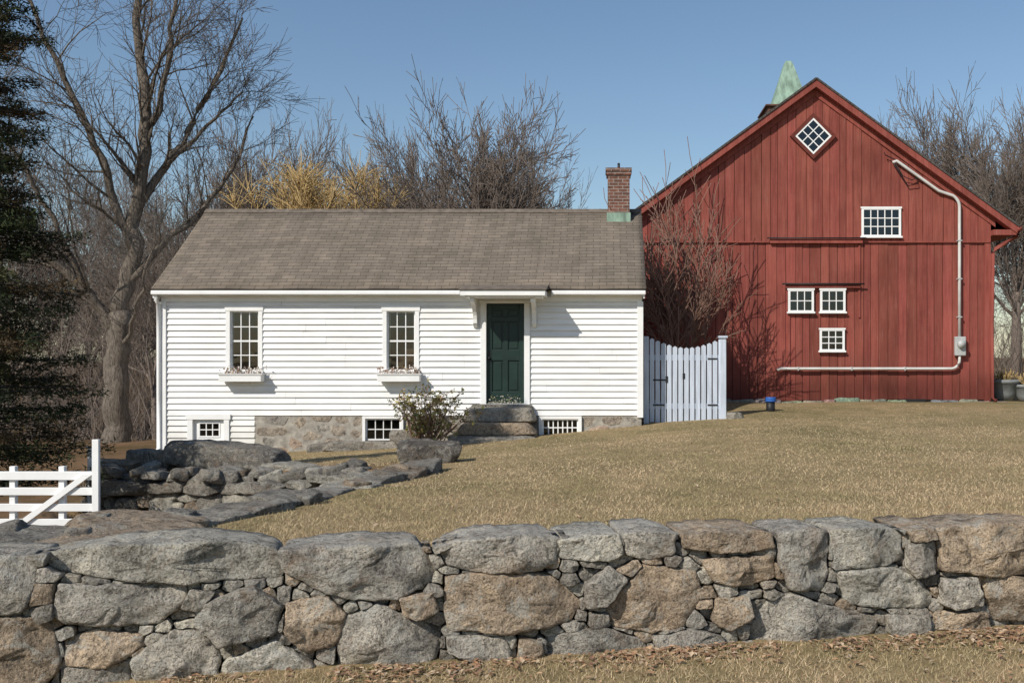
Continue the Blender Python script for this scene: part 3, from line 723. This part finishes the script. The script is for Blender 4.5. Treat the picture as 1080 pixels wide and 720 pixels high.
def band(name,o0,o1,ya,yb,mat,ee):
    a=RZ-o0;b=RZ-o1
    extrude_poly(name,[(AX-ee,a-ee*SL),(AX,a),(AX,b),(AX-ee,b-ee*SL)],ya,yb,mat,Bn); extrude_poly(name,[(AX,a),(AX+ee,a-ee*SL),(AX+ee,b-ee*SL),(AX,b)],ya,yb,mat,Bn)
band('rake_fascia',.03,.22,25.96,26.0,M_redtrim,5.25); band('rake_soffit',.20,.23,26.0,26.2,M_redtrim,5.25); band('rake_frieze',.232,.40,26.155,26.19,M_redtrim,4.75)
boxes('belt_drip',[(BL,BR,BY-.085,BY,belt-.03,belt+.008)],M_redtrim,Bn)
boxes('barn_corner_board',[(BR-.14,BR+.02,BY-.06,BY+.1,.4,5.15)],M_redtrim,Bn)
boxes('eave_return',[(10.1,10.7,25.99,38.4,4.75,4.89)],M_redtrim,Bn)
boxes('sliding_door_track',[(4.7,6.66,BY-.13,BY-.08,3.38,3.47),(4.28,6.72,BY-.13,BY-.086,4.55,4.66)],M_redtrim,Bn,.005)
boxes('door_edge_battens',[(4.76,4.82,BY-.065,BY-.02,.6,3.36),(6.62,6.67,BY-.065,BY-.02,2.6,4.52)],M_redtrim,Bn)
t=Tubes(); t.add([Vector((4.6,BY-.17,3.48)),Vector((6.75,BY-.17,3.48))],[.022,.022],5); t.add([Vector((4.2,BY-.17,4.68)),Vector((6.8,BY-.17,4.68))],[.018,.018],5); t.make('track_rail',M_iron,Bn)
W=BY-.07
def bwin(x0,x1,z0,z1,c_,r_): 
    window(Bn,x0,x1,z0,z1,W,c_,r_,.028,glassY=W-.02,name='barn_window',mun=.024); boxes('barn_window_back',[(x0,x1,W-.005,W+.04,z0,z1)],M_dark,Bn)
bwin(6.72,7.70,4.74,5.46,5,3); bwin(4.79,5.41,2.76,3.32,3,2); bwin(5.63,6.24,2.76,3.32,3,2); bwin(5.62,6.22,1.74,2.28,3,3)
dc=(5.42,7.36)
def rotbox(name,L,mat):
    o=boxes(name,L,mat,Bn); o.rotation_euler=(0,math.radians(45),0); o.location=(dc[0],0,dc[1]); return o
h=.34; W2=W-.01
rotbox('diamond_window_trim',[(-h-.09,-h,W2-.06,W2+.03,-h-.09,h+.09),(h,h+.09,W2-.06,W2+.03,-h-.09,h+.09),(-h,h,W2-.058,W2+.03,h,h+.09),(-h,h,W2-.058,W2+.03,-h-.09,-h)],M_redtrim)
rotbox('diamond_window_sash',[(-h,-h+.045,W2-.05,W2+.02,-h,h),(h-.045,h,W2-.05,W2+.02,-h,h),(-h+.045,h-.045,W2-.052,W2+.02,h-.045,h),(-h+.045,h-.045,W2-.052,W2+.02,-h,-h+.045)]+[(q-.012,q+.012,W2-.045,W2+.02,-h+.04,h-.04) for q in (-.1,.1)]+[(-h+.04,h-.04,W2-.047,W2+.02,q-.012,q+.012) for q in (-.1,.1)],M_white)
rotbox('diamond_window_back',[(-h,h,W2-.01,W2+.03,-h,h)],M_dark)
o=mk('diamond_window_glass',[(-h,W2-.03,-h),(h,W2-.03,-h),(h,W2-.03,h),(-h,W2-.03,h)],[(0,1,2,3)],M_glass,Bn); o.rotation_euler=(0,math.radians(45),0); o.location=(dc[0],0,dc[1])
cy=BY-.14
def arc(cx,cz,r,a0,a1,n=7): return [(cx+r*math.cos(math.radians(a0+(a1-a0)*i/n)),cy,cz+r*math.sin(math.radians(a0+(a1-a0)*i/n))) for i in range(n+1)]
tube('electrical_conduit',[(7.5,cy,6.66),(7.6,cy,6.70),(7.72,cy,6.62),(8.7,cy,5.92)]+arc(8.9,5.49,.35,60,0)+[(9.25,cy,4.0),(9.25,cy,2.05)],.042,M_pipe,Bn)
tube('electrical_conduit',[(9.25,cy,1.62),(9.25,cy,1.5)]+arc(9.03,1.48,.22,0,-90)+[(8,cy,1.26),(6,cy,1.26),(4.55,cy,1.26),(4.47,cy,1.22)],.038,M_pipe,Bn)
boxes('electric_meter_box',[(9.12,9.4,cy-.07,cy+.06,1.6,2.1)],M_metal,Bn,.02); tube('electric_meter_dial',[(9.26,cy-.06,1.9),(9.26,cy-.16,1.9)],.1,M_metal,Bn,14)
boxes('conduit_straps',[(9.19,9.31,cy-.045,cy+.07,z,z+.03) for z in (2.6,3.6,4.6)]+[(x,x+.03,cy-.045,cy+.07,1.21,1.31) for x in (5,6.4,7.8)],M_metal,Bn)
tube('service_cable',[(7.5,cy,6.66),(7.6,cy,6.5),(7.9,cy,6.05),(8.15,cy,6.1),(8.1,cy,6.38),(7.8,cy,6.62),(7.3,cy,6.86),(7.25,cy-.1,6.9)],.014,M_iron,Bn,4)
tube('service_cable',[(7.55,cy,6.68),(7.75,cy-.05,6.3),(8.0,cy,6.2),(8.2,cy,6.3),(8.6,cy,6.04)],.012,M_iron,Bn,4)
tube('barn_gutter',[(10.77,25.95,4.91),(10.77,32,4.91),(10.77,38.5,4.91)],.07,M_redtrim,Bn)
tube('barn_downspout',[(10.78,26.05,4.86),(10.76,26.1,4.74),(10.2,26.15,4.40),(10.14,26.15,4.27),(10.12,26.15,2.5),(10.12,26.15,.5),(10.2,26.05,.42)],.05,M_redtrim,Bn)
A=Acc(); x=BL
while x<BR:
    l=R.uniform(.25,.8)
    if not (7.7<x+l/2<8.4): rock(A,(x+l/2,BY-.02,.28+R.uniform(-.03,.03)),(l,.22,R.uniform(.26,.38)),0,tuple(q*R.uniform(.7,1.1) for q in G),tpl=TPs)
    x+=l
A.make('barn_foundation',M_found,Bn)
boxes('cellar_window',[(7.65,8.4,BY-.06,BY-.02,.3,.46)],M_iron,Bn)
CY=30.0
boxes('cupola_base',[(AX-.72,AX+.72,CY-.72,CY+.72,8.0,8.92)],M_brown,Bn); boxes('cupola_cornice',[(AX-.8,AX+.8,CY-.8,CY+.8,8.92,8.98)],M_brown,Bn,.02)
v=[];f=[]; prof=[(.62,8.98),(.56,9.14),(.47,9.36),(.38,9.62),(.27,9.95),(.16,10.3),(.10,10.44),(.06,10.46)]
for r,z in prof:
    for k in range(4): a=math.pi/4+k*math.pi/2; v.append((AX+r*1.3*math.cos(a),CY+r*1.3*math.sin(a),z))
for i in range(len(prof)-1):
    for k in range(4): f.append((i*4+k,i*4+(k+1)%4,i*4+4+(k+1)%4,i*4+4+k))
f.append((28,29,30,31)); mk('cupola_copper_roof',v,f,M_copper,Bn)

# ---------------- gate between house and barn
Gt=empty('picket_gate'); gy_=21.55
vv=[];ff=[]; xx=.93
while xx<2.42:
    k=(xx-.93)/1.5; top=1.97-.2*math.sin(k*math.pi); w=.098; b=len(vv); z0=.15+R.uniform(0,.02)
    for y in (gy_,gy_+.025):
        vv+=[(xx,y,z0),(xx+w,y,z0),(xx+w,y,top-.02),(xx+w/2,y,top+.01),(xx,y,top-.02)]
    ff+=[tuple(b+i for i in range(5)),tuple(b+9-i for i in range(5))]+[(b+i,b+5+i,b+5+(i+1)%5,b+(i+1)%5) for i in range(5)]
    xx+=w+.026
mk('pickets',vv,ff,M_gate,Gt)
boxes('gate_rails',[(.92,2.44,gy_+.026,gy_+.07,.45,.57),(.92,2.44,gy_+.026,gy_+.07,1.5,1.62)],M_gate,Gt)
boxes('gate_posts',[(.8,.91,gy_-.03,gy_+.1,.05,2.02),(2.45,2.58,gy_-.05,gy_+.12,.05,1.98),(2.42,2.61,gy_-.08,gy_+.15,1.98,2.03)],M_gate,Gt,.008)
boxes('gate_hinges',[(1.0,1.3,gy_-.012,gy_-.002,1.06,1.09),(1.27,1.32,gy_-.014,gy_-.003,1.02,1.16),(2.18,2.4,gy_-.012,gy_-.002,1.52,1.55),(1.0,1.25,gy_-.012,gy_-.002,.52,.55),(2.18,2.4,gy_-.012,gy_-.002,.52,.55),(1.64,1.69,gy_-.012,gy_-.002,1.1,1.22)],M_iron,Gt)
A=Acc(); rock(A,(2.76,21.5,.22),(.35,.35,.3),.3,G,tpl=TPs); A.make('gate_stone',M_stone_d)
Wp=empty('well_casing'); wz=float(terrain(3.75,22.8)); tube('casing_pipe',[(3.75,22.8,wz-.1),(3.75,22.8,wz+.22)],.1,M_iron,Wp,14)
tube('blue_cap',[(3.75,22.8,wz+.22),(3.75,22.8,wz+.225),(3.75,22.8,wz+.30),(3.75,22.8,wz+.32)],.125,M_blue,Wp,14)
for x,y,s in ((10.75,27.0,1.3),(11.3,26.8,1.05)):
    Pp=empty('planter_pot'); z=float(terrain(x,y)); t=Tubes(); t.add([Vector((x,y,z)),Vector((x,y,z+.15*s)),Vector((x,y,z+.36*s)),Vector((x,y,z+.38*s)),Vector((x,y,z+.44*s)),Vector((x,y,z+.44*s)),Vector((x,y,z+.36*s))],[.2*s,.26*s,.32*s,.36*s,.36*s,.3*s,.29*s],20); t.make('pot',M_pot,Pp)
    t=Tubes()
    for i in range(110):
        d=Vector((R.gauss(0,.6),R.gauss(0,.6),1)).normalized(); p=Vector((x+R.gauss(0,.12),y+R.gauss(0,.12),z+.38*s)); t.add([p,p+d*.15,p+d*R.uniform(.2,.4)],[.008,.006,.014],3)
    t.make('dried_plants',M_willow,Pp)

# ---------------- white board fence at left
Fn=empty('white_board_fence'); fy=12.0; fz=-.9
px=lambda p:(p-640)*fy/1050
pz=lambda q:1.6-(q-375)*fy/1050
L=[(px(-260),px(102),fy,fy+.03,pz(b),pz(a)) for a,b in ((497,506),(514,522),(531,539),(547,556))]
boxes('rails',L,M_white,Fn,.004)
boxes('posts',[(px(99),px(106),fy-.05,fy-.002,fz,pz(463)),(px(60),px(66),fy+.032,fy+.1,fz,pz(492)),(px(8),px(14),fy+.032,fy+.1,fz,pz(492)),(px(-110),px(-103),fy+.032,fy+.12,fz,pz(480)),(px(-230),px(-223),fy+.032,fy+.12,fz,pz(480))],M_white,Fn,.004)
extrude_poly('brace',[(px(12),pz(556)),(px(22),pz(556)),(px(98),pz(500)),(px(88),pz(500))],fy-.03,fy-.003,M_white,Fn)
P2=empty('white_fence_post'); boxes('post',[(-7.46,-7.41,14.3,14.36,-.8,.28)],M_white,P2); boxes('finial',[(-7.475,-7.395,14.28,14.38,.28,.30)],M_white,P2)

# ---------------- trees
def branch(T,p,d,L,r,lv,mx,up=.15,nch=(5,7),spread=(.5,.95),sides=None,gn=.12,ratio=(.5,.72),mr=.006):
    ns=5 if lv<2 else (4 if lv<mx else 2); pts=[p.copy()]; rad=[r]; q=p.copy(); dd=d.copy()
    end=.35 if lv>0 else .6
    for i in range(ns):
        dd=(dd+Vector((R.gauss(0,gn),R.gauss(0,gn),R.gauss(0,gn)+up*.2))).normalized(); q=q+dd*L/ns; pts.append(q.copy()); rad.append(max(mr,r*(1-(1-end)*(i+1)/ns)))
    T.add(pts,rad,sides or (7 if lv==0 else 5 if lv==1 else 4 if lv==2 else 3))
    if lv>=mx: return
    n=R.randint(*nch)
    for i in range(n):
        t=.3+.7*(i+R.random()*.8)/n if lv else .5+.5*(i+R.random()*.5)/n
        t=min(t,.999); k=t*ns; j=int(k); b=pts[j].lerp(pts[j+1],k-j); rr=(rad[j]+(rad[j+1]-rad[j])*(k-j))
        ax=(pts[j+1]-pts[j]).normalized(); rv=Vector((R.gauss(0,1),R.gauss(0,1),R.gauss(0,1))); pr=(rv-ax*rv.dot(ax)).normalized()
        a=R.uniform(*spread); nd=(ax*math.cos(a)+pr*math.sin(a)); nd.z+=up; nd.normalize()
        branch(T,b,nd,L*R.uniform(*ratio)*(1.1-.3*t),max(mr,rr*.6),lv+1,mx,up,nch,spread,None,gn,ratio,mr)
    branch(T,pts[-1],dd,L*R.uniform(.55,.75),max(mr,rad[-1]*.9),lv+1,mx,up,nch,spread,None,gn,ratio,mr)
def V3(x,y,z): return Vector((x,y,z))
BT=Tubes(); TY=26.0
def limb(pts,r0,r1,subn,Ls,mx=4,sides=9):
    P=[Vector(((a-640)*TY/1050,TY+dy,1.6-(b-375)*TY/1050)) for a,b,dy in pts]
    Q=[]
    for i in range(len(P)-1):
        for k in range(4): 
            q=P[i].lerp(P[i+1],k/4); q+=Vector((R.gauss(0,.045),R.gauss(0,.045),0)) if (i or k) else Vector((0,0,0)); Q.append(q)
    Q.append(P[-1]); n=len(Q); rad=[(r0+(r1-r0)*i/(n-1))*R.uniform(.95,1.05) for i in range(n)]
    BT.add(Q,rad,sides)
    for s in range(subn):
        t=.2+.8*(s+R.random())/subn; t=min(t,.999); k=t*(n-1); j=int(k); b=Q[j].lerp(Q[j+1],k-j); ax=(Q[j+1]-Q[j]).normalized()
        rv=Vector((R.gauss(0,1),R.gauss(0,.8),R.gauss(0,1))); pr=(rv-ax*rv.dot(ax)).normalized(); a=R.uniform(.5,1.0); nd=ax*math.cos(a)+pr*math.sin(a); nd.z+=.1; nd.normalize()
        branch(BT,b,nd,Ls*R.uniform(.6,1.2)*(1.15-.4*t),max(.011,(r0+(r1-r0)*t)*.36),2,mx,.08,(5,6),(.5,.95),None,.15,(.5,.75),.0055)
limb([(127,505,0),(124,470,0),(123,430,0),(123,380,0),(126,330,0)],.38,.27,0,1)
limb([(126,334,0),(136,270,.2),(140,210,.3),(148,140,.4),(140,60,.5),(132,-30,.6),(128,-120,.5)],.23,.06,18,2.2)
limb([(124,350,0),(100,310,-.3),(60,262,-.8),(20,205,-1.2),(-20,140,-1.5)],.15,.045,11,2.2)
limb([(137,265,.2),(118,200,0),(100,140,-.3),(70,70,-.6),(40,-10,-.8)],.13,.04,14,2.0)
limb([(140,215,.3),(165,170,.6),(185,120,1),(215,60,1.2),(235,0,1.4)],.12,.03,14,1.9)
limb([(131,300,.1),(165,255,.5),(200,215,.9),(230,170,1.1),(248,110,1.3)],.11,.025,12,1.7)
limb([(150,140,.4),(172,85,.1),(180,30,0),(195,-40,0)],.09,.035,10,1.8)
limb([(100,310,-.3),(85,250,-1),(62,190,-1.5),(30,130,-2)],.08,.03,9,1.8)
limb([(124,375,0),(155,330,-.6),(170,300,-1),(185,255,-1.2)],.06,.018,5,1.3)
limb([(170,165,.6),(200,130,.9),(225,100,1.1),(245,70,1.2)],.06,.018,9,1.3)
BT.make('bare_tree',M_bark)
variants=[]
for i,(up,sp,L0) in enumerate(((.10,(.45,.95),3.4),(.06,(.5,1.05),3.0),(.14,(.4,.85),3.8))):
    T=Tubes(); branch(T,V3(0,0,-.5),V3(0,0,1),L0,.2,0,5,up,(3,4),sp,None,.13,(.66,.86),.0065)
    o=T.make('distant_tree_mesh',M_bark2); variants.append(o.data)
    o.data['h']=max(v.co.z for v in o.data.vertices); bpy.data.objects.remove(o)
# round-crowned, fine-twigged variant; height stored as the crown's 98th percentile
T=Tubes(); T.add([V3(0,0,-.5),V3(0,0,2),V3(0,0,3.6)],[.32,.27,.22],7)
for i in range(16):
    a=i*2.4; el=math.radians(28+60*(i/15)); d=V3(math.cos(a)*math.cos(el),math.sin(a)*math.cos(el),math.sin(el))
    branch(T,V3(0,0,2.6+.9*i/15),d,3.5,.09,1,5,.05,(4,4),(.35,.8),None,.10,(.5,.70),.0115)
o=T.make('distant_tree_mesh',M_bark2); variants.append(o.data); zs=sorted(v.co.z for v in o.data.vertices); o.data['h']=zs[int(len(zs)*.985)]; bpy.data.objects.remove(o)
DT=empty('distant_trees')
def place(x,y,h,vi=None,sx=1,par=DT,nm='tree'):
    d=variants[vi if vi is not None else R.randrange(3)]
    o=bpy.data.objects.new(nm,d); link(o); s=h/d['h']; o.scale=(s*sx,s*sx,s); o.location=(x,y,float(terrain(x,y))-.1); o.rotation_euler=(0,0,R.random()*6.28); o.parent=par; return o
def X(p,y): return (p-640)*y/1050
def Hh(py,x,y): return 1.6-(py-375)*y/1050-float(terrain(x,y))
for p,py,y,sx,vi in ((500,128,45,.85,3),(545,158,52,.55,3),(440,160,53,.6,3),(395,190,57,.6,3),(300,160,50,.6,3),(248,165,46,.6,3),(222,150,54,.8,None),(275,170,62,.7,None),
                  (1010,124,52,.72,3),(1072,132,48,.7,3),(960,160,58,.6,3),(1130,120,55,.8,3)):
    x=X(p,y); place(x,y,Hh(py,x,y),vi,sx=sx)
for i in range(18):
    y=R.uniform(33,70); p=-120+330*(i+R.random())/18; x=X(p,y); place(x,y,Hh(R.uniform(90,240) if p<140 else R.uniform(165,240),x,y),sx=R.uniform(.6,.85))
for i in range(5):
    y=R.uniform(55,90); p=R.uniform(960,1250); x=X(p,y); place(x,y,Hh(R.uniform(190,270),x,y),sx=.8)
WT=Tubes()
for wx,wy,s in ((-13.0,43,.95),(-11.2,44,.98)):
    b=V3(wx,wy,-1)
    for i in range(12):
        a=i*.55+R.random()*.4; d=Vector((math.cos(a)*.33,math.sin(a)*.33,1)).normalized(); q=b+V3(0,0,4.0)
        pts=[q]; 
        for k in range(6): d=(d+Vector((R.gauss(0,.12),R.gauss(0,.12),.02))).normalized(); q=q+d*1.12*s; pts.append(q)
        WT.add(pts,[.09-.013*k for k in range(7)],4)
        for t in range(90):
            k=R.uniform(1.5,5.99); j=int(k); p=pts[j].lerp(pts[j+1],k-j); dd=Vector((R.gauss(0,.6),R.gauss(0,.6),R.uniform(.4,1.3))).normalized(); tp=[p]
            for u in range(4): p=p+dd*R.uniform(.2,.42); dd=(dd+Vector((R.gauss(0,.1),R.gauss(0,.1),-.12))).normalized(); tp.append(p)
            WT.add(tp,[.020,.017,.015,.013,.011],3)
    WT.add([b,b+V3(0,0,4.4)],[.4,.3],8)
WT.make('willow_tree',M_willow)
TT=Tubes()
def stems(n,plo,phi,ylo,yhi,hlo,hhi):
    for i in range(n):
        y=R.uniform(ylo,yhi); x=X(R.uniform(plo,phi),y); z=float(terrain(x,y))-.1; h=R.uniform(hlo,hhi); d=Vector((R.gauss(0,.25),R.gauss(0,.25),1)).normalized(); p=V3(x,y,z); pts=[p]
        for k in range(4): d=(d+Vector((R.gauss(0,.2),R.gauss(0,.2),.03))).normalized(); p=p+d*h/4; pts.append(p)
        r=R.uniform(.008,.026); TT.add(pts,[r,r*.85,r*.65,r*.45,r*.3],3)
        for _ in range(6):
            k=R.uniform(.7,3.9); j=int(k); q=pts[j].lerp(pts[j+1],k-j); dd=(d+Vector((R.gauss(0,.8),R.gauss(0,.8),R.gauss(0,.4)))).normalized(); TT.add([q,q+dd*h*.13,q+(dd+V3(0,0,.3))*h*.22],[r*.5,r*.35,r*.25],3)
stems(1150,-150,215,30,62,1.2,5.5); stems(450,1000,1300,36,75,1.2,5)
TT.make('thicket',M_thick)
ST_=Tubes()
for i,(dx,dz) in enumerate(((-.2,1),(.03,1),(.24,1),(-.09,1),(.12,1),(-.32,1),(.34,1),(.18,1))):
    branch(ST_,V3(1.85+R.gauss(0,.08),24.6+R.gauss(0,.08),.2),Vector((dx,R.gauss(0,.12),dz)).normalized(),2.7,.045,1,4,.18,(5,6),(.35,.9),None,.10,(.42,.62),.0095)
ST_.make('bare_sapling',M_bark_r)
Sh=empty('rhododendron_shrub'); T=Tubes(); tips=[]; sx,sy=-3.55,19.6; szz=float(terrain(sx,sy))
for i in range(34):
    a=R.random()*6.28; rr=R.uniform(.1,.95); d=Vector((math.cos(a)*rr,math.sin(a)*rr*.7,1.0)).normalized(); p=V3(sx+R.gauss(0,.1),sy+R.gauss(0,.1),szz); pts=[p]
    for k in range(5): d=(d+Vector((R.gauss(0,.16),R.gauss(0,.16),.03))).normalized(); p=p+d*R.uniform(.17,.28); pts.append(p)
    T.add(pts,[.014,.012,.01,.008,.006,.004],4)
    for _ in range(11):
        k=R.uniform(1.2,4.99); j=int(k); q=pts[j].lerp(pts[j+1],k-j); dd=Vector((R.gauss(0,1),R.gauss(0,1),R.gauss(.5,.6))).normalized(); e_=q+dd*R.uniform(.1,.25); T.add([q,e_],[.006,.003],3); tips.append(e_)
    tips.append(p)
T.make('stems',M_bark_r,Sh)
v=[];f=[];c=[]
for q in tips:
    cl=R.choice([(.28,.25,.08),(.18,.19,.055),(.36,.30,.10),(.27,.18,.07)])
    for _ in range(R.randint(3,7)):
        d=Vector((R.gauss(0,1),R.gauss(0,1),R.gauss(-.1,.8))).normalized(); s=d.cross(Vector((R.gauss(0,1),R.gauss(0,1),1))).normalized()*.019; l=R.uniform(.05,.09); b=len(v); o_=q+d*.01
        v+=[o_,o_+d*l*.5+s,o_+d*l,o_+d*l*.5-s]; k=R.uniform(.7,1.3); c+=[tuple(x*k for x in cl)]*4; f.append((b,b+1,b+2,b+3))
mk('leaves',v,f,M_shrubleaf,Sh,cols=c)
Ev=empty('evergreen_tree'); ex,ey=-8.25,13.1; T=Tubes(); ez=-.8
T.add([V3(ex,ey,ez),V3(ex,ey,3),V3(ex,ey,8.8)],[.16,.11,.02],8)
v=[];f=[];c=[]
for i in range(400):
    t=(i+R.random())/400; z=-.2+8.8*t; env=(1.38*(1-t)**.6+.12)*R.uniform(.5,1.1)*(1-.45*math.exp(-((z-4.0)/.4)**2)); a=R.random()*6.28
    d=Vector((math.cos(a),math.sin(a),.15)); b=V3(ex,ey,z); n=6; pts=[b]
    for k in range(n): d=(d+Vector((0,0,-.07 if k<3 else .05))).normalized(); pts.append(pts[-1]+d*env/n)
    T.add(pts,[.018,.014,.011,.009,.007,.005,.003],3)
    kk=R.uniform(.55,1.35); col=R.choice([(.030,.042,.014),(.020,.030,.012),(.044,.045,.016),(.06,.04,.018)])
    for _ in range(int(90+170*env)):
        u=(R.random()**.6)*n*.999; j=int(u); p=pts[j].lerp(pts[j+1],u-j)+Vector((R.gauss(0,.05),R.gauss(0,.05),R.gauss(-.02,.05)))
        nd=(d*R.uniform(.2,1)+Vector((R.gauss(0,.6),R.gauss(0,.6),R.gauss(-.1,.5)))).normalized(); s=nd.cross(Vector((R.gauss(0,1),R.gauss(0,1),R.gauss(0,1)))).normalized()*R.uniform(.006,.013); l=R.uniform(.04,.1); q=len(v)
        v+=[p-s,p+s,p+nd*l]; m_=kk*R.uniform(.6,1.4); c+=[tuple(x*m_ for x in col)]*3; f.append((q,q+1,q+2))
T.make('trunk_and_limbs',M_bark,Ev); mk('needles',v,f,M_needle,Ev,cols=c)

# ---------------- light, sky, camera
w=bpy.data.worlds.new('World'); sc.world=w; w.use_nodes=True; nt=w.node_tree
sky=nt.nodes.new('ShaderNodeTexSky'); sky.sky_type='NISHITA'; sky.sun_disc=False; sky.sun_elevation=math.radians(38.7); sky.sun_rotation=math.radians(219.7); sky.air_density=1.2; sky.dust_density=.5; sky.ozone_density=3.6
bg=nt.nodes['Background']; bg.inputs[1].default_value=.108; nt.links.new(sky.outputs[0],bg.inputs[0])
l=bpy.data.lights.new('sun','SUN'); l.energy=4.5; l.angle=math.radians(.5); l.color=(1,.94,.85); so=bpy.data.objects.new('sun',l); link(so)
so.rotation_euler=Vector((.64,.77,-.80)).to_track_quat('-Z','Y').to_euler(); so.location=(-20,-20,30)
cam=bpy.data.cameras.new('camera'); co=bpy.data.objects.new('camera',cam); link(co); co.location=(0,0,1.6); co.rotation_euler=(math.radians(90),0,0)
cam.lens=35; cam.sensor_width=36; cam.shift_x=-100/1080; cam.shift_y=15/1080; cam.clip_end=3000; sc.camera=co
sc.view_settings.view_transform='Standard'; sc.view_settings.look='None'; sc.view_settings.exposure=0
